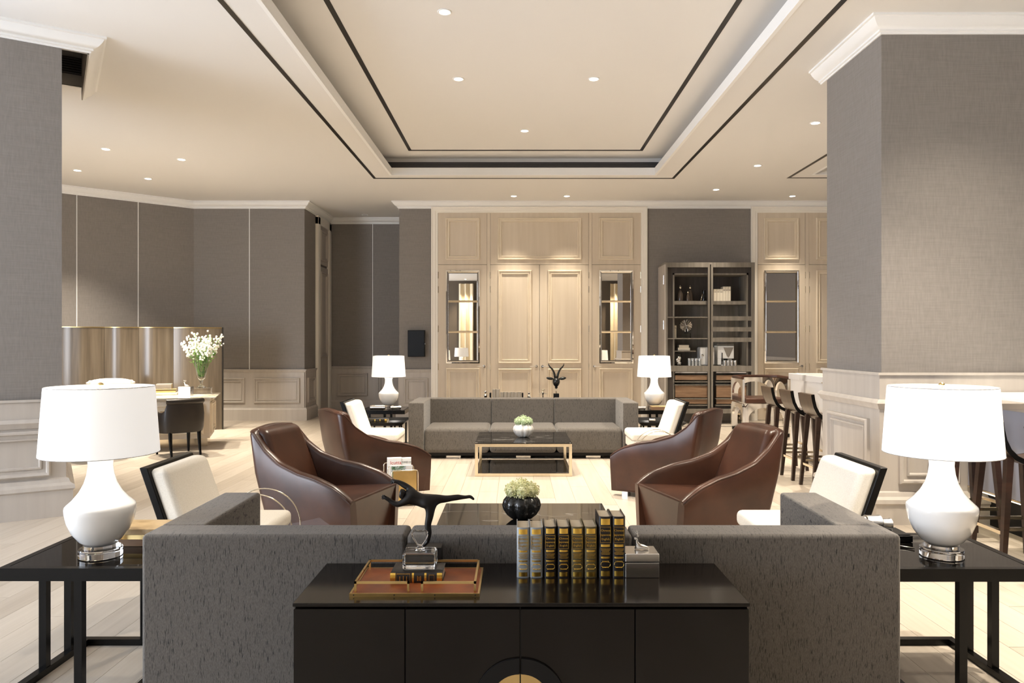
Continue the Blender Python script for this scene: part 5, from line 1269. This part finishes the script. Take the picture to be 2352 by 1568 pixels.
# sunburst on a clear block
zs = bZ(776) + .0005
bkk = thing('glass_plinth', 'clear acrylic block under the spiky star in the bookcase', 'plinth', (iX(1573.5), 13.22, zs)); bx('block', 'glass', -.075, .075, -.05, .05, 0, .085, bkk)
sbz = zs + .0855
sb = thing('starburst_sculpture', 'silver spiky star sculpture on a stand in the bookcase', 'sculpture', (iX(1573.5), 13.22, sbz))
MB().lathe([(0, 0), (.045, 0), (.045, .008), (.006, .012), (.005, .08), (0, .08)], 16, cap=False).build('stand', 'blackmatte', sb, smooth=30)
m_ = MB().ball((0, 0, .135), .018, 10, 6); G = PI * (3 - math.sqrt(5))
for i in range(70):
    z_ = 1 - 2 * (i + .5) / 70; r_0 = math.sqrt(1 - z_ * z_); d_ = Vector((r_0 * math.cos(G * i), r_0 * math.sin(G * i), z_)); c_ = Vector((0, 0, .135)); m_.tube([c_ + d_ * .012, c_ + d_ * .108], [.002, .0055], 5)
m_.build('spikes', 'silver', sb, smooth=40)
o = thing('book', 'single cream book standing left of the spiky star', 'book', (iX(1548.5), 13.2, zs)); bx('cover', 'book_cream', -.02, .02, 0, .14, 0, .225, o, bevel=.003, seg=1); bx('title_label', 'book_taupe', -.014, .014, -.001, 0, .17, .185, o)
zq = iZ(805) + .0005
for k, (L, th, lb) in enumerate(((.215, .052, 'lower cream book of the pair lying on the short bookcase shelf'), (.175, .05, 'upper cream book of the pair lying on the short bookcase shelf'))):
    flat_book(lb, (iX(1568), 13.2, zq + k * .0525), L, .15, th, 'book_cream', False, 'cream books lying on the short shelf')
zc = bZ(840) + .0005
cm = thing('coffee_machine', 'white coffee machine on the right bookcase shelf', 'coffee machine', (bX(1672), 13.28, zc)); u = SB
bx('housing', 'white', -19 * u, 19 * u, -.10, .16, 16 * u, 46 * u, cm, bevel=.012); bx('column', 'white', -19 * u, -11 * u, -.10, .16, 0, 16 * u, cm); bx('base', 'white', -19 * u, 20 * u, -.10, .16, 0, 2 * u, cm); bx('rear_panel', 'white', -11 * u, 19 * u, .04, .16, 2 * u, 16 * u, cm); bx('spout', 'blackmatte', -3 * u, 5 * u, -.08, -.02, 12.5 * u, 16 * u, cm); MB().tube([(-9 * u, -.115, 10 * u), (-9 * u, -.115, 30 * u)], .008, 8).build('steam_wand', 'blackmatte', cm, smooth=True)
MB().prism([(-6 * u, 42 * u), (17 * u, 42 * u), (8 * u, 22 * u), (5 * u, 19 * u), (2 * u, 22 * u)], -.112, -.10, 'xz').build('front_badge', 'silver', cm)
m_ = MB()
for p, q in (((-18, -.09), (18, -.09)), ((18, -.09), (18, .14)), ((18, .14), (-18, .14)), ((-18, .14), (-18, -.09))): m_.tube([(p[0] * u, p[1], 49 * u), (q[0] * u, q[1], 49 * u)], .004, 6)
for x in (-18, 2, 18): m_.tube([(x * u, -.09, 46 * u), (x * u, -.09, 51 * u)], .004, 6)
m_.build('cup_rail', 'silver', cm)
kt = thing('water_boiler', 'rounded white water dispenser beside the coffee machine', 'appliance', (bX(1630), 13.30, zc)); bx('housing', 'white', -17 * u, 17 * u, -.10, .15, 0, 43 * u, kt, bevel=.03, seg=4); MB().lathe([(0, 0), (.02, 0), (.02, .02), (0, .022)], 14, cap=False).xf(Matrix.Translation((-12 * u, -.10, 24 * u)) @ Matrix.Rotation(PI / 2, 4, 'X')).build('tap', 'chrome', kt, smooth=30); bx('side_vent', 'blackmatte', 17 * u, 17.6 * u, -.05, .1, 6 * u, 34 * u, kt)
def tumbler(label, x, y, grp, m, h, r):
    t = thing('tumbler', label, 'glass', (x, y, zc), 0, grp); MB().lathe([(0, 0), (r * .85, 0), (r, h), (r * .9, h), (r * .78, .01), (0, .01)], 16, cap=False).build('cup_body', m, t, smooth=40); MB().lathe([(r * .92, h * .72), (r * 1.03, h * .74), (r * 1.03, h * .80), (r * .94, h * .82)], 16, cap=False).build('band', 'chrome', t, smooth=30)
gl_ = mat('silvered_glass', (0.75, 0.80, 0.84), 0.05, 0.7)
for k in range(4): tumbler('silvered glass on the left bookcase shelf, %s from the left' % ('first', 'second', 'third', 'fourth')[k], bX(1586.5 + k * 8), 13.16, 'silvered glasses in the bookcase', gl_, .13, .028)
for k in range(4): tumbler('steel cup before the coffee machine, %s from the left' % ('first', 'second', 'third', 'fourth')[k], bX(1668 + k * 8.2), 13.14, 'steel cups by the coffee machine', 'silver', .095, .028)
pf = thing('picture_frame', 'small dark picture frame at the left of the lower bookcase shelf', 'picture frame', (bX(1568), 13.45, zc)); bx('frame', 'darkslot', -.07, .07, 0, .02, 0, .22, pf); bx('picture', 'greywood', -.05, .05, -.002, 0, .02, .20, pf)
ho = thing('rock_ornament', 'pale rough ornament beside the small picture frame', 'ornament', (bX(1562), 13.20, zc)); m_ = MB(); rr = random.Random(9)
for i in range(14): m_.ball((rr.uniform(-.03, .03), rr.uniform(-.03, .03), .03 + i * .009), rr.uniform(.02, .035), 8, 6)
m_.build('carving', 'silver', ho, smooth=True)

# ================================================================== BAR
bar = thing('bar_counter', 'white marble bar counter behind the right pillar', 'bar counter', (3.9, 8.28, 0))
bx('stone_top', 'whitemarble', -0.40, 0.50, -1.16, 1.24, 0.975, 1.05, bar, bevel=.004); bx('stone_front', 'whitemarble', -0.38, -0.34, -1.16, 1.22, 0.06, 0.975, bar); bx('stone_end', 'whitemarble', -0.34, 0.48, 1.18, 1.22, 0.06, 0.975, bar); bx('carcass', 'greypanel', -0.34, 0.48, -1.14, 1.18, 0.06, 0.97, bar); bx('plinth', 'blackmatte', -0.30, 0.46, -1.14, 1.14, 0, 0.06, bar)
MB().tube([(-0.385, 0.1, 0.99), (-0.43, 0.1, 0.985), (-0.43, 0.13, 0.985), (-0.385, 0.13, 0.99)], .006, 6).build('bag_hook', 'champ', bar, smooth=True)
b2 = thing('bar_counter', 'grey panelled bar with white top at the right edge of the picture', 'bar counter', (3.95, 4.5, 0))
bx('stone_top', 'white', -0.44, 0.45, -1.9, 1.40, 1.03, 1.05, b2); bx('mirror_band', 'chrome', -0.40, -0.36, -1.9, 1.40, 0.955, 1.03, b2); bx('front_panel', 'greypanel', -0.35, -0.31, -1.9, 1.40, 0.31, 0.955, b2); bx('carcass', 'blackmatte', -0.20, 0.43, -1.9, 1.40, 0, 1.03, b2); bx('brass_edge', 'champ', -0.355, -0.31, -1.9, 1.40, 0.295, 0.309, b2); bx('light_strip', 'undercounter', -0.33, -0.30, -1.8, 1.3, 0.28, 0.294, b2)
def stool(label, loc):
    t = thing('bar_stool', label, 'bar stool', loc, 0, 'bent-wood bar stools')
    pr_ = [(-.215, .935), (-.207, .88), (-.190, .81), (-.158, .745), (-.108, .695), (-.04, .662), (.05, .650), (.14, .652), (.20, .662)]
    def off(d):
        out = []
        for i, (x, z) in enumerate(pr_):
            a_ = pr_[max(i - 1, 0)]; b_ = pr_[min(i + 1, len(pr_) - 1)]; tx, tz = b_[0] - a_[0], b_[1] - a_[1]; L = math.hypot(tx, tz); out.append((x - tz / L * d, z + tx / L * d))
        return out
    MB().prism(pr_ + off(.030)[::-1], -.165, .165, 'xz').build('bent_shell', 'stoolback', t, smooth=40)
    e = off(-.001); e2 = off(.031)
    for s in (-1, 1): MB().prism(e + e2[::-1], s * .165, s * .170, 'xz').build('edge', 'black', t, smooth=40)
    for sx, sy, z in ((-.13, -.135, .715), (-.13, .135, .715), (.15, -.135, .652), (.15, .135, .652)):
        fx = sx * 1.45 if sx < 0 else sx * 1.3; fy = sy * 1.22
        w0, w1 = .022, .015
        MB().hexa([(fx - w1, fy - w1, 0), (fx + w1, fy - w1, 0), (fx + w1, fy + w1, 0), (fx - w1, fy + w1, 0)], [(sx - w0, sy - w0, z), (sx + w0, sy - w0, z), (sx + w0, sy + w0, z), (sx - w0, sy + w0, z)]).build('leg', 'ebony', t)
    z = .24; q = .155
    for p0_, p1_ in (((-.178, -q), (.185, -q)), ((-.178, q), (.185, q))): bx('stretcher', 'champ', p0_[0], p1_[0], p0_[1] - .008, p0_[1] + .008, z, z + .022, t)
    bx('foot_rest', 'champ', .172, .188, -q, q, z + .04, z + .062, t); bx('stretcher', 'champ', -.182, -.166, -q, q, z - .03, z - .008, t)
    return t
ST = stool('bar stool of the left row, nearest to the pillar', (3.08, 7.36, 0))
dup(ST, (3.08, 7.905, 0), 0, 'bar stool of the left row, middle one'); dup(ST, (3.08, 8.50, 0), 0, 'bar stool of the left row, farthest from the pillar')
dup(ST, (3.30, 5.47, 0), 0, 'bar stool at the grey bar behind the near right lamp'); dup(ST, (3.30, 4.90, 0), 0, 'bar stool at the grey bar by the right picture edge'); dup(ST, (3.30, 4.33, 0), 0, 'bar stool at the grey bar outside the right picture edge')
# chrome and leather high chair
cc = thing('chrome_bar_chair', 'polished chrome high chair with leather rail beside the bar end', 'bar chair', (3.50, 10.65, 0), 0)
def arch(x0, x1, z0, z1, zs_, y0, y1, plane, leg, nm):
    """panel with an arched opening, open at the bottom"""
    n = 14; cx_ = (x0 + x1) / 2; r = (x1 - x0) / 2 - leg
    inner = [(cx_ + r * math.cos(PI * i / n), zs_ + (z1 - zs_ - leg) * math.sin(PI * i / n)) for i in range(n + 1)]
    poly = [(x0, z0), (x0, z1), (x1, z1), (x1, z0), (x1 - leg, z0)] + inner + [(x0 + leg, z0)]
    # build as strips so that the outline stays concave-safe
    mb_ = MB(); outer_ = []
    pts_in = [(x1 - leg, z0)] + inner + [(x0 + leg, z0)]
    m = len(pts_in); out = []
    for i, p in enumerate(pts_in):
        tq = i / (m - 1)
        if p[1] <= z0 + 1e-6: out.append((x1 if i == 0 else x0, z0))
        else:
            ang = PI * (i - 1) / n; dx, dz = math.cos(ang), math.sin(ang); k = min(abs((x1 - cx_) / dx) if abs(dx) > 1e-6 else 9, abs((z1 - zs_) / dz) if abs(dz) > 1e-6 else 9); out.append((cx_ + dx * k, min(z1, zs_ + dz * k)))
    for i in range(m - 1):
        quad = [pts_in[i], pts_in[i + 1], out[i + 1], out[i]]
        mb_.prism(quad, y0, y1, plane)
    return mb_.build(nm, 'chrome', cc, smooth=20)
a, b = 0.33, 0.28
for s in (-1, 1):
    arch(-b, b, 0.0, 0.58, 0.40, s * a, s * (a - .035), 'yz', .05, 'side_arch'); arch(-b, b, 0.60, 0.93, 0.70, s * a, s * (a - .03), 'yz', .05, 'arm_arch')
arch(-a + .036, a - .036, 0.0, 0.58, 0.38, -b, -b + .035, 'xz', .05, 'front_arch'); arch(-a + .036, a - .036, 0.0, 0.58, 0.38, b, b - .035, 'xz', .05, 'rear_arch')
bx('seat', 'leather', -a + .04, a - .04, -b, b, .585, .66, cc, bevel=.02)
pts = [(-a, -b, .945), (-a, b * .6, .945), (-a * .6, b, .945), (a * .6, b, .945), (a, b * .6, .945), (a, -b, .945)]
MB().tube(pts, .022, 8).build('leather_rail', 'leather', cc, smooth=40); arch(-a + .036, a - .036, 0.60, 0.93, .72, b, b - .03, 'xz', .06, 'back_arch')
